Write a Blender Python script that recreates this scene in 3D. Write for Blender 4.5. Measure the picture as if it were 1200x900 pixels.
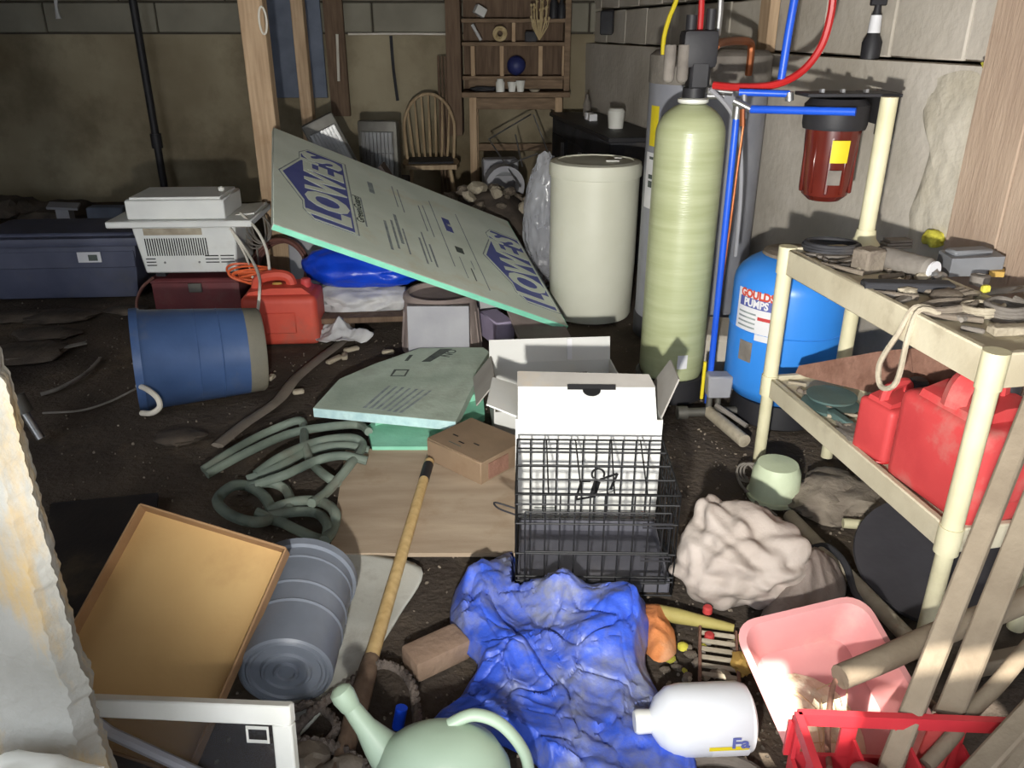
import bpy, bmesh, math, random
from mathutils import Vector, Matrix, noise, Euler
R = math.radians
random.seed(7)
for o in list(bpy.data.objects): bpy.data.objects.remove(o)
SC = bpy.context.scene
COL = SC.collection

# ------------------------------------------------------------ camera
CAM_H, PITCH, FPX = 1.45, 23.6, 950.0
cam_d = bpy.data.cameras.new('camera'); cam = bpy.data.objects.new('camera', cam_d); COL.objects.link(cam)
cam_d.sensor_fit = 'HORIZONTAL'; cam_d.sensor_width = 36.0; cam_d.lens = FPX / 1200 * 36
cam_d.clip_start = 0.02
cam.location = (0, 0, CAM_H); cam.rotation_euler = (R(90 - PITCH), 0, 0)
SC.camera = cam
# ------------------------------------------------------------ world, daylight, hand-held lamp, exposure
w = bpy.data.worlds.new('daylight'); SC.world = w; w.use_nodes = True
bg = w.node_tree.nodes['Background']; bg.inputs[0].default_value = (0.86, 0.92, 1.0, 1); bg.inputs[1].default_value = 2.9
sd = bpy.data.lights.new('sun', 'SUN'); sun = bpy.data.objects.new('sun', sd); COL.objects.link(sun)
sd.energy = 14.0; sd.angle = R(0.6); sd.color = (1.0, 0.93, 0.82)
sun.rotation_euler = Vector((-0.10, 1.0, -1.55)).to_track_quat('-Z', 'Y').to_euler()
ld = bpy.data.lights.new('hand_lamp', 'SPOT'); lamp = bpy.data.objects.new('hand_lamp', ld); COL.objects.link(lamp)
lamp.location = (-0.10, -0.10, 1.10)
lamp.rotation_euler = (Vector((0.75, 5.0, 1.40)) - Vector(lamp.location)).to_track_quat('-Z', 'Y').to_euler()
ld.energy = 520; ld.spot_size = R(94); ld.spot_blend = 1.0; ld.shadow_soft_size = 0.03; ld.color = (1.0, 0.97, 0.90)
vs = SC.view_settings
vs.view_transform = 'Standard'; vs.look = 'None'; vs.gamma = 1.0; vs.exposure = 0.0; vs.use_curve_mapping = False

# ------------------------------------------------------------ measuring helpers (photo point -> place in the room)
SP, CP = math.sin(R(PITCH)), math.cos(R(PITCH))
def _ray(px, py):
    u = (px - 600) / FPX; v = (450 - py) / FPX
    return Vector((u, CP + v * SP, -SP + v * CP))
def G(px, py, z=0.0):
    r = _ray(px, py); t = (z - CAM_H) / r.z
    return Vector((0, 0, CAM_H)) + r * t
def D(px, py, Y):
    r = _ray(px, py)
    return Vector((0, 0, CAM_H)) + r * (Y / r.y)

# ------------------------------------------------------------ materials
def lin(c):
    out = []
    for x in c[:3]:
        x /= 255.0
        out.append(x / 12.92 if x <= 0.04045 else ((x + 0.055) / 1.055) ** 2.4)
    return (*out, 1)
MATS = {}
def mat(name, c1, c2=None, rough=0.7, metal=0.0, scale=6.0, bump=0.15, bscale=60.0, dirt=None, damt=0.5, dscale=4.0,
        alpha=1.0, trans=0.0, grain=None, dgrain=None, spec=0.4, detail=6.0, coat=0.0, sss=0.0):
    m = bpy.data.materials.new(name); m.use_nodes = True; MATS[name] = m
    nt = m.node_tree; N = nt.nodes; L = nt.links
    b = N['Principled BSDF']
    b.inputs['Roughness'].default_value = rough; b.inputs['Metallic'].default_value = metal
    b.inputs['Specular IOR Level'].default_value = spec
    if coat: b.inputs['Coat Weight'].default_value = coat; b.inputs['Coat Roughness'].default_value = 0.15
    tc = N.new('ShaderNodeTexCoord'); mp = N.new('ShaderNodeMapping'); L.new(tc.outputs['Object'], mp.inputs[0])
    if grain: mp.inputs['Scale'].default_value = grain
    c2 = c2 or tuple(max(0, x * 0.82) for x in c1)
    n1 = N.new('ShaderNodeTexNoise'); n1.inputs['Scale'].default_value = scale; n1.inputs['Detail'].default_value = detail
    L.new(mp.outputs[0], n1.inputs['Vector'])
    r1 = N.new('ShaderNodeValToRGB'); r1.color_ramp.elements[0].position = 0.32; r1.color_ramp.elements[1].position = 0.68
    r1.color_ramp.elements[0].color = lin(c2); r1.color_ramp.elements[1].color = lin(c1)
    L.new(n1.outputs['Fac'], r1.inputs[0]); out = r1.outputs[0]
    if dirt:
        n2 = N.new('ShaderNodeTexNoise'); n2.inputs['Scale'].default_value = dscale; n2.inputs['Detail'].default_value = 9; n2.inputs['Roughness'].default_value = 0.65
        mp2 = N.new('ShaderNodeMapping'); mp2.inputs['Scale'].default_value = dgrain or (1, 1, 1)
        L.new(tc.outputs['Object'], mp2.inputs[0]); L.new(mp2.outputs[0], n2.inputs['Vector'])
        r2 = N.new('ShaderNodeMapRange'); r2.inputs['From Min'].default_value = 0.62 - 0.3 * damt; r2.inputs['From Max'].default_value = 0.80 - 0.25 * damt
        r2.inputs['To Max'].default_value = min(1, 0.35 + damt)
        L.new(n2.outputs['Fac'], r2.inputs[0])
        mx = N.new('ShaderNodeMix'); mx.data_type = 'RGBA'; L.new(r2.outputs[0], mx.inputs['Factor'])
        L.new(out, mx.inputs['A']); mx.inputs['B'].default_value = lin(dirt); out = mx.outputs['Result']
    L.new(out, b.inputs['Base Color'])
    if bump:
        n3 = N.new('ShaderNodeTexNoise'); n3.inputs['Scale'].default_value = bscale; n3.inputs['Detail'].default_value = 5
        L.new(mp.outputs[0], n3.inputs['Vector'])
        bp = N.new('ShaderNodeBump'); bp.inputs['Strength'].default_value = bump; bp.inputs['Distance'].default_value = 0.01
        L.new(n3.outputs['Fac'], bp.inputs['Height']); L.new(bp.outputs[0], b.inputs['Normal'])
    if trans: b.inputs['Transmission Weight'].default_value = trans; b.inputs['IOR'].default_value = 1.3
    if alpha < 1: b.inputs['Alpha'].default_value = alpha
    if sss: b.inputs['Subsurface Weight'].default_value = sss; b.inputs['Subsurface Radius'].default_value = (0.02, 0.02, 0.02)
    return m

mat('dirt', (100, 90, 80), (60, 54, 50), rough=0.95, scale=1.6, bump=0.9, bscale=45, dirt=(124, 110, 92), damt=0.25, dscale=2.3, spec=0.1)
mat('gravel', (150, 138, 122), (84, 76, 68), rough=0.95, scale=9, bump=0.6)
mat('stone', (140, 128, 112), (92, 84, 76), rough=0.95, scale=8, bump=0.7, bscale=30)
mat('dark_stone', (92, 82, 72), (56, 50, 46), rough=0.95, scale=8, bump=0.7, bscale=30)
mat('wall_concrete', (204, 197, 186), (180, 172, 159), rough=0.95, scale=2.2, bump=0.45, bscale=22, dirt=(112, 98, 78), damt=0.18, dscale=1.6, spec=0.15)
mat('back_concrete', (164, 154, 130), (122, 110, 88), rough=0.95, scale=1.1, bump=0.4, bscale=18, dirt=(88, 76, 58), damt=0.44, dscale=0.8, spec=0.1)
mat('back_block', (150, 146, 132), (124, 120, 108), rough=0.95, scale=2, bump=0.4, bscale=20, spec=0.1)
mat('mortar', (84, 78, 68), rough=0.95, scale=6, bump=0.4)
mat('rough_plaster', (206, 199, 184), (188, 180, 162), rough=0.95, scale=5, bump=1.0, bscale=16)
mat('jamb_plaster', (152, 151, 145), (128, 127, 120), rough=0.95, scale=6, bump=0.45, bscale=50, dirt=(176, 138, 44), damt=0.42, dscale=4.5, dgrain=(2.4, 2.4, 0.7), spec=0.1)
mat('yellow_paint', (222, 190, 90), (200, 170, 100), rough=0.8, scale=8, bump=0.3)
mat('ceiling_wood', (110, 92, 72), (84, 70, 54), rough=0.9, grain=(12, 1, 12))
mat('lumber', (192, 166, 136), (164, 138, 110), rough=0.85, scale=4, grain=(12, 12, 0.7), bump=0.2, bscale=30, dirt=(150, 116, 84), damt=0.25)
mat('old_wood', (120, 100, 82), (94, 76, 62), rough=0.9, scale=4, grain=(10, 10, 1), bump=0.25)
mat('cabinet_wood', (138, 116, 94), (108, 90, 72), rough=0.85, scale=4, grain=(2, 10, 10), bump=0.2)
mat('chair_wood', (178, 156, 124), (144, 122, 94), rough=0.6, scale=4, grain=(8, 8, 1), bump=0.1)
mat('grey_wood', (136, 124, 106), (116, 104, 88), rough=0.9, scale=3, grain=(3, 3, 3), bump=0.25, bscale=20)
mat('handle_wood', (216, 188, 134), (188, 156, 104), rough=0.5, scale=3, grain=(12, 12, 0.8), bump=0.1)
mat('plywood', (184, 166, 144), (160, 141, 120), rough=0.85, scale=2.4, grain=(1.2, 7, 7), bump=0.15, dirt=(140, 112, 82), damt=0.2, dscale=5)
mat('wall_plank', (184, 162, 142), (164, 142, 124), rough=0.85, scale=2.5, grain=(5, 5, 0.8), bump=0.3, bscale=20, dirt=(150, 124, 106), damt=0.2)
mat('foam_green', (226, 234, 222), (206, 216, 202), rough=0.75, scale=3, bump=0.1, dirt=(204, 186, 140), damt=0.22, dscale=2.4)
mat('foam_edge', (150, 232, 200), (130, 214, 184), rough=0.7, scale=8, bump=0.2)
mat('foam_pale', (190, 204, 190), (156, 170, 156), rough=0.85, scale=5, bump=0.3, dirt=(132, 132, 120), damt=0.3)
mat('foam_bright', (150, 216, 188), (126, 192, 164), rough=0.75, scale=5, bump=0.2, dirt=(120, 130, 110), damt=0.15)
mat('foam_cut', (196, 226, 226), (170, 204, 208), rough=0.8, scale=30, bump=0.5)
mat('print_blue', (84, 92, 156), (98, 106, 166), rough=0.7, bump=0, dirt=(110, 120, 140), damt=0.1)
mat('print_grey', (120, 130, 136), (156, 166, 162), rough=0.8, bump=0, scale=30)
mat('print_dark', (66, 74, 72), (90, 98, 92), rough=0.8, bump=0, scale=30)
mat('white_enamel', (228, 230, 226), (214, 216, 214), rough=0.45, bump=0.03, dirt=(186, 180, 160), damt=0.12)
mat('white_plastic', (232, 232, 226), (214, 214, 206), rough=0.4, bump=0.03)
mat('slot_black', (26, 26, 28), rough=0.8, bump=0)
mat('tank_white', (222, 222, 206), (206, 206, 188), rough=0.5, bump=0.04, scale=2, dirt=(196, 190, 160), damt=0.1)
mat('tank_green', (176, 182, 144), (162, 168, 128), rough=0.32, scale=3, grain=(1, 1, 14), bump=0.12, bscale=16, spec=0.5)
mat('heater_grey', (150, 152, 160), (134, 136, 146), rough=0.5, bump=0.03)
mat('tank_blue', (62, 146, 236), (52, 132, 222), rough=0.35, bump=0.02, scale=2)
mat('black_plastic', (44, 43, 46), (34, 34, 38), rough=0.55, bump=0.06)
mat('dusty_black', (62, 62, 66), (42, 42, 46), rough=0.75, bump=0.1, dirt=(96, 88, 80), damt=0.2)
mat('pail_grey', (122, 128, 138), (102, 108, 118), rough=0.38, bump=0.05, dirt=(120, 116, 108), damt=0.12)
mat('grey_plastic', (132, 134, 138), (112, 114, 118), rough=0.6, bump=0.05)
mat('pipe_blue', (36, 92, 214), (30, 80, 196), rough=0.35, bump=0)
mat('pipe_red', (190, 40, 40), (160, 32, 34), rough=0.4, bump=0)
mat('copper', (176, 108, 72), (140, 84, 56), rough=0.4, metal=0.8, bump=0.05)
mat('steel', (176, 176, 176), (140, 140, 140), rough=0.35, metal=0.8, bump=0.05)
mat('dull_metal', (120, 118, 112), (92, 90, 84), rough=0.55, metal=0.5, bump=0.1, dirt=(110, 92, 74), damt=0.2)
mat('yellow_label', (226, 206, 40), (214, 194, 40), rough=0.6, bump=0)
mat('white_label', (226, 226, 228), (210, 210, 214), rough=0.6, bump=0)
mat('amber', (104, 38, 28), (84, 28, 22), rough=0.22, bump=0, spec=0.6)
mat('cream_pvc', (216, 210, 178), (196, 190, 156), rough=0.55, bump=0.08, dirt=(160, 150, 124), damt=0.16)
mat('cream_shelf', (200, 192, 168), (178, 168, 144), rough=0.65, bump=0.1, dirt=(140, 128, 108), damt=0.22, dscale=8)
mat('can_red', (200, 72, 72), (182, 60, 62), rough=0.55, bump=0.06, dirt=(176, 130, 120), damt=0.34, dscale=7)
mat('can_orange', (208, 86, 66), (188, 72, 58), rough=0.55, bump=0.06, dirt=(140, 98, 86), damt=0.3)
mat('maroon', (112, 50, 52), (88, 40, 44), rough=0.6, bump=0.08, dirt=(110, 92, 88), damt=0.24)
mat('tote_navy', (84, 88, 108), (70, 74, 94), rough=0.5, bump=0.06, dirt=(92, 92, 90), damt=0.2)
mat('bucket_blue', (72, 98, 144), (60, 84, 126), rough=0.45, bump=0.06, dirt=(120, 118, 110), damt=0.14, dscale=5)
mat('bucket_grime', (136, 130, 114), (112, 110, 100), rough=0.8, bump=0.2)
mat('tarp', (62, 98, 214), (52, 82, 188), rough=0.42, scale=5, bump=0.25, bscale=70, dirt=(122, 126, 146), damt=0.6, dscale=7, spec=0.45)
mat('tarp_clean', (20, 74, 214), (16, 58, 184), rough=0.32, scale=5, bump=0.2, bscale=50, spec=0.5)
mat('grey_sheet', (206, 206, 206), (178, 178, 180), rough=0.6, bump=0.2, bscale=30, dirt=(150, 142, 130), damt=0.2)
mat('bag_cloth', (170, 160, 152), (152, 141, 132), rough=0.85, scale=6, bump=0.3, bscale=50, dirt=(176, 150, 142), damt=0.25)
mat('grey_cloth', (140, 128, 120), (112, 102, 96), rough=0.9, bump=0.4, bscale=60)
mat('cardboard', (202, 168, 114), (188, 152, 100), rough=0.75, scale=3, bump=0.08, dirt=(160, 122, 78), damt=0.2, dscale=2.5)
mat('cardboard_edge', (170, 136, 98), (146, 114, 82), rough=0.8, bump=0.2)
mat('brown_cardboard', (146, 124, 100), (122, 102, 82), rough=0.85, scale=4, bump=0.15, dirt=(110, 84, 62), damt=0.25)
mat('carton_white', (210, 210, 206), (198, 198, 194), rough=0.65, scale=3, bump=0.05, dirt=(214, 208, 186), damt=0.12)
mat('carton_grey', (164, 160, 154), (146, 142, 136), rough=0.85, bump=0.08, dirt=(176, 152, 112), damt=0.2)
mat('hose_green', (122, 134, 122), (94, 106, 98), rough=0.7, scale=8, bump=0.15, dirt=(112, 104, 92), damt=0.3, dscale=6)
mat('hose_brown', (122, 82, 72), (98, 64, 58), rough=0.6, bump=0.1)
mat('strap_grey', (134, 124, 112), (106, 98, 90), rough=0.9, bump=0.4)
mat('rope_dark', (112, 102, 94), (78, 70, 66), rough=0.95, scale=30, bump=0.8, bscale=120)
mat('orange_cord', (226, 108, 62), (204, 90, 52), rough=0.5, bump=0)
mat('white_cord', (226, 222, 210), (206, 200, 188), rough=0.5, bump=0)
mat('can_mint', (164, 184, 162), (150, 168, 148), rough=0.42, scale=3, bump=0.04, dirt=(150, 156, 136), damt=0.12)
mat('pale_green', (206, 216, 186), (186, 198, 168), rough=0.5, scale=5, bump=0.1, dirt=(170, 160, 130), damt=0.2)
mat('jug_plastic', (216, 218, 222), (206, 208, 212), rough=0.28, bump=0.02, sss=0.3)
mat('pink', (216, 154, 152), (204, 142, 142), rough=0.42, bump=0.04, dirt=(224, 196, 180), damt=0.14)
mat('litter', (232, 222, 198), (204, 190, 160), rough=0.95, scale=20, bump=0.6, bscale=60)
mat('crate_red', (202, 58, 64), (178, 44, 54), rough=0.45, bump=0.05, dirt=(150, 80, 72), damt=0.15)
mat('rust', (146, 110, 94), (116, 82, 68), rough=0.9, scale=14, bump=0.5, bscale=50, dirt=(84, 52, 42), damt=0.2, dscale=14)
mat('dusty', (142, 132, 118), (112, 102, 92), rough=0.95, scale=10, bump=0.5)
mat('dusty_grey', (138, 132, 124), (108, 102, 96), rough=0.85, scale=10, bump=0.3)
mat('dusty_light', (186, 176, 156), (150, 140, 122), rough=0.9, scale=12, bump=0.5)
mat('teal', (92, 116, 112), (74, 96, 94), rough=0.6, bump=0.1, dirt=(110, 104, 92), damt=0.25)
mat('cyan', (60, 170, 200), (46, 150, 184), rough=0.5, bump=0.05)
mat('green_plastic', (40, 150, 104), (30, 130, 90), rough=0.5, bump=0.05)
mat('ochre', (196, 160, 84), (170, 136, 70), rough=0.7, bump=0.1)
mat('foam_yellow', (222, 216, 86), (196, 188, 70), rough=0.85, scale=12, bump=0.7, bscale=40)
mat('orange_paper', (214, 140, 84), (190, 112, 62), rough=0.85, scale=8, bump=0.4, dirt=(214, 196, 170), damt=0.2)
mat('bamboo', (176, 164, 96), (150, 138, 80), rough=0.7, scale=6, bump=0.2)
mat('lavender', (182, 170, 196), (164, 152, 178), rough=0.7, bump=0.05)
mat('panel_grey', (158, 158, 162), (140, 140, 146), rough=0.55, bump=0.05)
mat('taupe', (156, 142, 136), (128, 116, 112), rough=0.75, bump=0.1, dirt=(110, 96, 90), damt=0.2)
mat('sheet_white', (206, 206, 198), (182, 182, 174), rough=0.75, scale=4, bump=0.12, dirt=(128, 118, 104), damt=0.3, dscale=7)
mat('blue_grey', (110, 118, 134), (92, 100, 116), rough=0.7, bump=0.08)
mat('clear_film', (206, 208, 214), (180, 182, 190), rough=0.18, bump=0.5, bscale=25, alpha=0.42, spec=0.8)
mat('pane', (70, 72, 76), (60, 60, 64), rough=0.2, bump=0.05, alpha=0.35, spec=0.6)
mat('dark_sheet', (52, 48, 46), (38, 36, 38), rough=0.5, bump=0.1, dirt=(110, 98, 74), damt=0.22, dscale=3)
mat('brick', (156, 132, 112), (126, 104, 88), rough=0.95, bump=0.5, bscale=40)
mat('blue_ball', (48, 56, 110), (40, 46, 94), rough=0.5, bump=0)
mat('dried_flower', (206, 188, 148), (170, 150, 110), rough=0.9, bump=0)
mat('tray_grey', (88, 88, 96), (72, 72, 80), rough=0.6, bump=0.08, dirt=(108, 104, 100), damt=0.2)
mat('disc_grey', (66, 64, 68), (54, 52, 56), rough=0.75, bump=0.08, dirt=(90, 82, 78), damt=0.2)
mat('wire_black', (20, 20, 22), (16, 16, 18), rough=0.6, bump=0)
mat('red_paint', (190, 66, 62), (160, 52, 52), rough=0.7, bump=0.3, dirt=(140, 116, 96), damt=0.2)

# ------------------------------------------------------------ mesh builder
def frame(o, x, y):
    x = Vector(x).normalized(); y = Vector(y); y = (y - x * x.dot(y)).normalized(); z = x.cross(y)
    m = Matrix((x, y, z)).transposed().to_4x4(); m.translation = Vector(o); return m
def TR(loc=(0, 0, 0), rot=(0, 0, 0)):
    return Matrix.Translation(Vector(loc)) @ Euler([R(a) for a in rot]).to_matrix().to_4x4()
def cr(pts, k, closed=False):
    P = [Vector(p) for p in pts]; n = len(P); out = []
    if k <= 1: return P
    rng = range(n if closed else n - 1)
    for i in rng:
        if closed: a, b, c, d = P[(i - 1) % n], P[i], P[(i + 1) % n], P[(i + 2) % n]
        else: a, b, c, d = P[max(i - 1, 0)], P[i], P[i + 1], P[min(i + 2, n - 1)]
        for j in range(k):
            t = j / k
            out.append(0.5 * ((2 * b) + (c - a) * t + (2 * a - 5 * b + 4 * c - d) * t * t + (3 * b - a - 3 * c + d) * t ** 3))
    if not closed: out.append(P[-1])
    return out
class MB:
    def __init__(s): s.v = []; s.f = []
    def add(s, vs, fs, M=None):
        k = len(s.v)
        s.v += [(M @ Vector(p)) if M else Vector(p) for p in vs]
        s.f += [tuple(i + k for i in f) for f in fs]; return s
    def box(s, c, d, M=None, bevel=0.0, rot=None, taper=1.0, seg=1):
        bm = bmesh.new(); bmesh.ops.create_cube(bm, size=1.0)
        for v in bm.verts:
            q = taper if v.co.z < 0 else 1.0
            v.co = Vector((v.co.x * d[0] * q, v.co.y * d[1] * q, v.co.z * d[2]))
        if bevel: bmesh.ops.bevel(bm, geom=bm.edges[:], offset=bevel, segments=seg, affect='EDGES', profile=0.6)
        X = TR(c, rot or (0, 0, 0))
        if M: X = M @ X
        bm.verts.index_update()
        s.add([v.co.copy() for v in bm.verts], [[v.index for v in f.verts] for f in bm.faces], X); bm.free(); return s
    def lathe(s, prof, n=32, M=None, a0=0.0, a1=360.0):
        full = abs(a1 - a0 - 360) < 1e-6; cols = n if full else n + 1
        vs = []; fs = []
        for i in range(cols):
            a = R(a0 + (a1 - a0) * i / n)
            for r, z in prof: vs.append((r * math.cos(a), r * math.sin(a), z))
        m = len(prof)
        for i in range(n):
            j = (i + 1) % cols
            for k in range(m - 1):
                q = [i * m + k, j * m + k, j * m + k + 1, i * m + k + 1]
                if prof[k][0] < 1e-6: q = [i * m + k, j * m + k + 1, i * m + k + 1]
                elif prof[k + 1][0] < 1e-6: q = [i * m + k, j * m + k, i * m + k + 1]
                fs.append(q)
        return s.add(vs, fs, M)
    def cyl(s, p0, p1, r0, r1=None, n=16, M=None):
        p0 = Vector(p0); p1 = Vector(p1); r1 = r0 if r1 is None else r1; d = p1 - p0; L = d.length
        X = Matrix.Translation(p0) @ d.to_track_quat('Z', 'Y').to_matrix().to_4x4()
        if M: X = M @ X
        return s.lathe([(0, 0), (r0, 0), (r1, L), (0, L)], n, X)
    def tube(s, pts, r, n=8, k=6, closed=False, M=None, flat=1.0):
        P = cr(pts, k, closed); m = len(P); vs = []; fs = []
        rr = r if isinstance(r, (list, tuple)) else None
        def tang(i):
            if closed: return (P[(i + 1) % m] - P[i - 1]).normalized()
            return (P[min(i + 1, m - 1)] - P[max(i - 1, 0)]).normalized()
        t = tang(0); up = Vector((0, 0, 1)) if abs(t.z) < 0.9 else Vector((0, 1, 0))
        nx = (up - t * up.dot(t)).normalized()
        for i in range(m):
            t = tang(i); nx = (nx - t * nx.dot(t)).normalized(); b = t.cross(nx)
            if rr:
                x = i / max(1, m - 1) * (len(rr) - 1); a = int(min(x, len(rr) - 2)); q = rr[a] + (rr[a + 1] - rr[a]) * (x - a)
            else: q = r
            for j in range(n):
                an = 2 * math.pi * j / n; vs.append(P[i] + nx * math.cos(an) * q * flat + b * math.sin(an) * q)
        for i in range(m if closed else m - 1):
            i2 = (i + 1) % m
            for j in range(n): fs.append((i * n + j, i * n + (j + 1) % n, i2 * n + (j + 1) % n, i2 * n + j))
        if not closed:
            fs.append(tuple(range(n - 1, -1, -1))); fs.append(tuple((m - 1) * n + j for j in range(n)))
        return s.add(vs, fs, M)
    def prism(s, poly, z0, z1, M=None):
        n = len(poly); a = sum(poly[i][0] * poly[(i + 1) % n][1] - poly[(i + 1) % n][0] * poly[i][1] for i in range(n))
        if a < 0: poly = poly[::-1]
        vs = [(p[0], p[1], z0) for p in poly] + [(p[0], p[1], z1) for p in poly]
        fs = [tuple(range(n - 1, -1, -1)), tuple(range(n, 2 * n))] + [(i, (i + 1) % n, n + (i + 1) % n, n + i) for i in range(n)]
        return s.add(vs, fs, M)
    def blob(s, c, rad, seed=0, amp=0.2, freq=2.0, sub=3, M=None, ridge=0.0, flat=None, rfreq=None):
        bm = bmesh.new(); bmesh.ops.create_icosphere(bm, subdivisions=sub, radius=1.0)
        for v in bm.verts:
            p = v.co.copy(); q = p * freq + Vector((seed * 7.3, seed * 3.1, seed * 1.7))
            d = 1 + amp * noise.noise(q) + amp * 0.5 * noise.noise(q * 2.3)
            if ridge:
                qq = p * (rfreq or freq * 1.6) + Vector((seed, seed * 2, 5)); d += ridge * (0.5 - abs(noise.noise(qq)) * 2) + ridge * 0.4 * (0.5 - abs(noise.noise(qq * 2.1)) * 2)
            p *= d; v.co = Vector((p.x * rad[0], p.y * rad[1], p.z * rad[2]))
            if flat is not None and v.co.z < flat: v.co.z = flat + (v.co.z - flat) * 0.04
        X = Matrix.Translation(Vector(c)); X = M @ X if M else X
        bm.verts.index_update()
        s.add([v.co.copy() for v in bm.verts], [[v.index for v in f.verts] for f in bm.faces], X); bm.free(); return s
    def grid(s, fn, nu, nv, M=None):
        vs = [fn(i / nu, j / nv) for i in range(nu + 1) for j in range(nv + 1)]
        fs = [(i * (nv + 1) + j, (i + 1) * (nv + 1) + j, (i + 1) * (nv + 1) + j + 1, i * (nv + 1) + j + 1) for i in range(nu) for j in range(nv)]
        return s.add(vs, fs, M)
    def text(s, body, size, M=None, depth=0.0006, sx=1.0, bold=0.0, align='CENTER', bend=None):
        cu = bpy.data.curves.new('lettering', 'FONT'); cu.body = body; cu.size = size; cu.extrude = depth; cu.offset = bold
        cu.align_x = align; cu.align_y = 'CENTER'; cu.resolution_u = 3
        ob = bpy.data.objects.new('lettering', cu); COL.objects.link(ob)
        dg = bpy.context.evaluated_depsgraph_get(); me = bpy.data.meshes.new_from_object(ob.evaluated_get(dg))
        vs = [Vector((v.co.x * sx, v.co.y, v.co.z)) for v in me.vertices]
        if bend: vs = [Vector(((bend + v.z) * math.sin(v.x / bend), v.y, (bend + v.z) * math.cos(v.x / bend) - bend)) for v in vs]
        s.add(vs, [tuple(p.vertices) for p in me.polygons], M)
        bpy.data.objects.remove(ob); bpy.data.curves.remove(cu); bpy.data.meshes.remove(me); return s
def mesh(name, mb, m, smooth=40, inv=None):
    me = bpy.data.meshes.new(name)
    vs = [(inv @ v) if inv else v for v in mb.v]
    me.from_pydata([tuple(v) for v in vs], [], mb.f); me.update()
    bm = bmesh.new(); bm.from_mesh(me); bmesh.ops.recalc_face_normals(bm, faces=bm.faces[:]); bm.to_mesh(me); bm.free()
    if smooth:
        me.polygons.foreach_set('use_smooth', [True] * len(me.polygons)); me.set_sharp_from_angle(angle=R(smooth))
    me.materials.append(MATS[m]); return me
def tag(o, label=None, cat=None, group=None, kind=None):
    if label: o['label'] = label
    if cat: o['category'] = cat
    if group: o['group'] = group
    if kind: o['kind'] = kind
    return o
def thing(name, label, cat, loc=(0, 0, 0), rot=(0, 0, 0), group=None):
    o = bpy.data.objects.new(name, None); COL.objects.link(o); o.empty_display_size = 0.05
    o.matrix_basis = TR(loc, rot); return tag(o, label, cat, group)
def wm(o):
    m = o.matrix_basis.copy()
    while o.parent: o = o.parent; m = o.matrix_basis @ m
    return m
def part(name, mb, m, parent, world=False, smooth=40, label=None, kind=None):
    me = mesh(name, mb, m, smooth, wm(parent).inverted() if world else None)
    o = bpy.data.objects.new(name, me); COL.objects.link(o); o.parent = parent
    return tag(o, label, None, None, kind)
def single(name, label, cat, mb, m, loc=None, rot=(0, 0, 0), group=None, smooth=40, kind=None):
    if loc is None:      # built in room coordinates: origin goes to the base centre
        xs = [v.x for v in mb.v]; ys = [v.y for v in mb.v]; zs = [v.z for v in mb.v]
        M = Matrix.Translation(((min(xs) + max(xs)) / 2, (min(ys) + max(ys)) / 2, min(zs)))
        me = mesh(name, mb, m, smooth, M.inverted())
    else: M = TR(loc, rot); me = mesh(name, mb, m, smooth)
    o = bpy.data.objects.new(name, me); COL.objects.link(o); o.matrix_basis = M
    return tag(o, label, cat, group, kind)
def struct(name, mb, m, parent=None, smooth=40):
    o = bpy.data.objects.new(name, mesh(name, mb, m, smooth)); COL.objects.link(o)
    if parent: o.parent = parent
    else: o['kind'] = 'structure'
    return o
def copy_tree(o, M=None, parent=None, label=None):
    c = o.copy(); COL.objects.link(c); c.parent = parent
    if M is not None: c.matrix_basis = M
    if label: c['label'] = label
    for ch in o.children: copy_tree(ch, None, c)
    return c
def solidify(o, t, off=0.0):
    md = o.modifiers.new('thickness', 'SOLIDIFY'); md.thickness = t; md.offset = off; return o
def ridged(x, y, s, seed): return 1 - 2 * abs(noise.noise(Vector((x * s, y * s, seed))))
def sheet(outline, zf, rings=26, k=10, c=None):
    """crumpled sheet: closed outline (x, y), height function zf(x, y, rho) with rho 0 at the middle and 1 at the hem"""
    B = cr([(p[0], p[1], 0) for p in outline], k, True); n = len(B)
    c = Vector((c[0], c[1], 0)) if c else sum(B, Vector()) / n
    vs = [(c.x, c.y, zf(c.x, c.y, 0.0))]; fs = []
    for i in range(1, rings + 1):
        q = i / rings
        for b in B:
            p = c.lerp(b, q); vs.append((p.x, p.y, zf(p.x, p.y, q)))
    for j in range(n): fs.append((0, 1 + j, 1 + (j + 1) % n))
    for i in range(rings - 1):
        for j in range(n): fs.append((1 + i * n + j, 1 + (i + 1) * n + j, 1 + (i + 1) * n + (j + 1) % n, 1 + i * n + (j + 1) % n))
    m = MB(); m.add(vs, fs); return m
# ============================================================ STRUCTURE
def wx(Y): return 1.93 - 0.171 * Y                    # inner face of the right wall (its lower part)
def floor_z(x, y): return 0.010 * noise.noise(Vector((x * 1.7, y * 1.7, 3))) + 0.006 * noise.noise(Vector((x * 6, y * 6, 8))) - 0.012
m = MB(); NX, NY = 150, 190
m.grid(lambda u, v: (-4.75 + 7.2 * u, -2.0 + 9.7 * v, floor_z(-4.75 + 7.2 * u, -2.0 + 9.7 * v)), NX, NY)
struct('floor', m, 'dirt')
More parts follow.
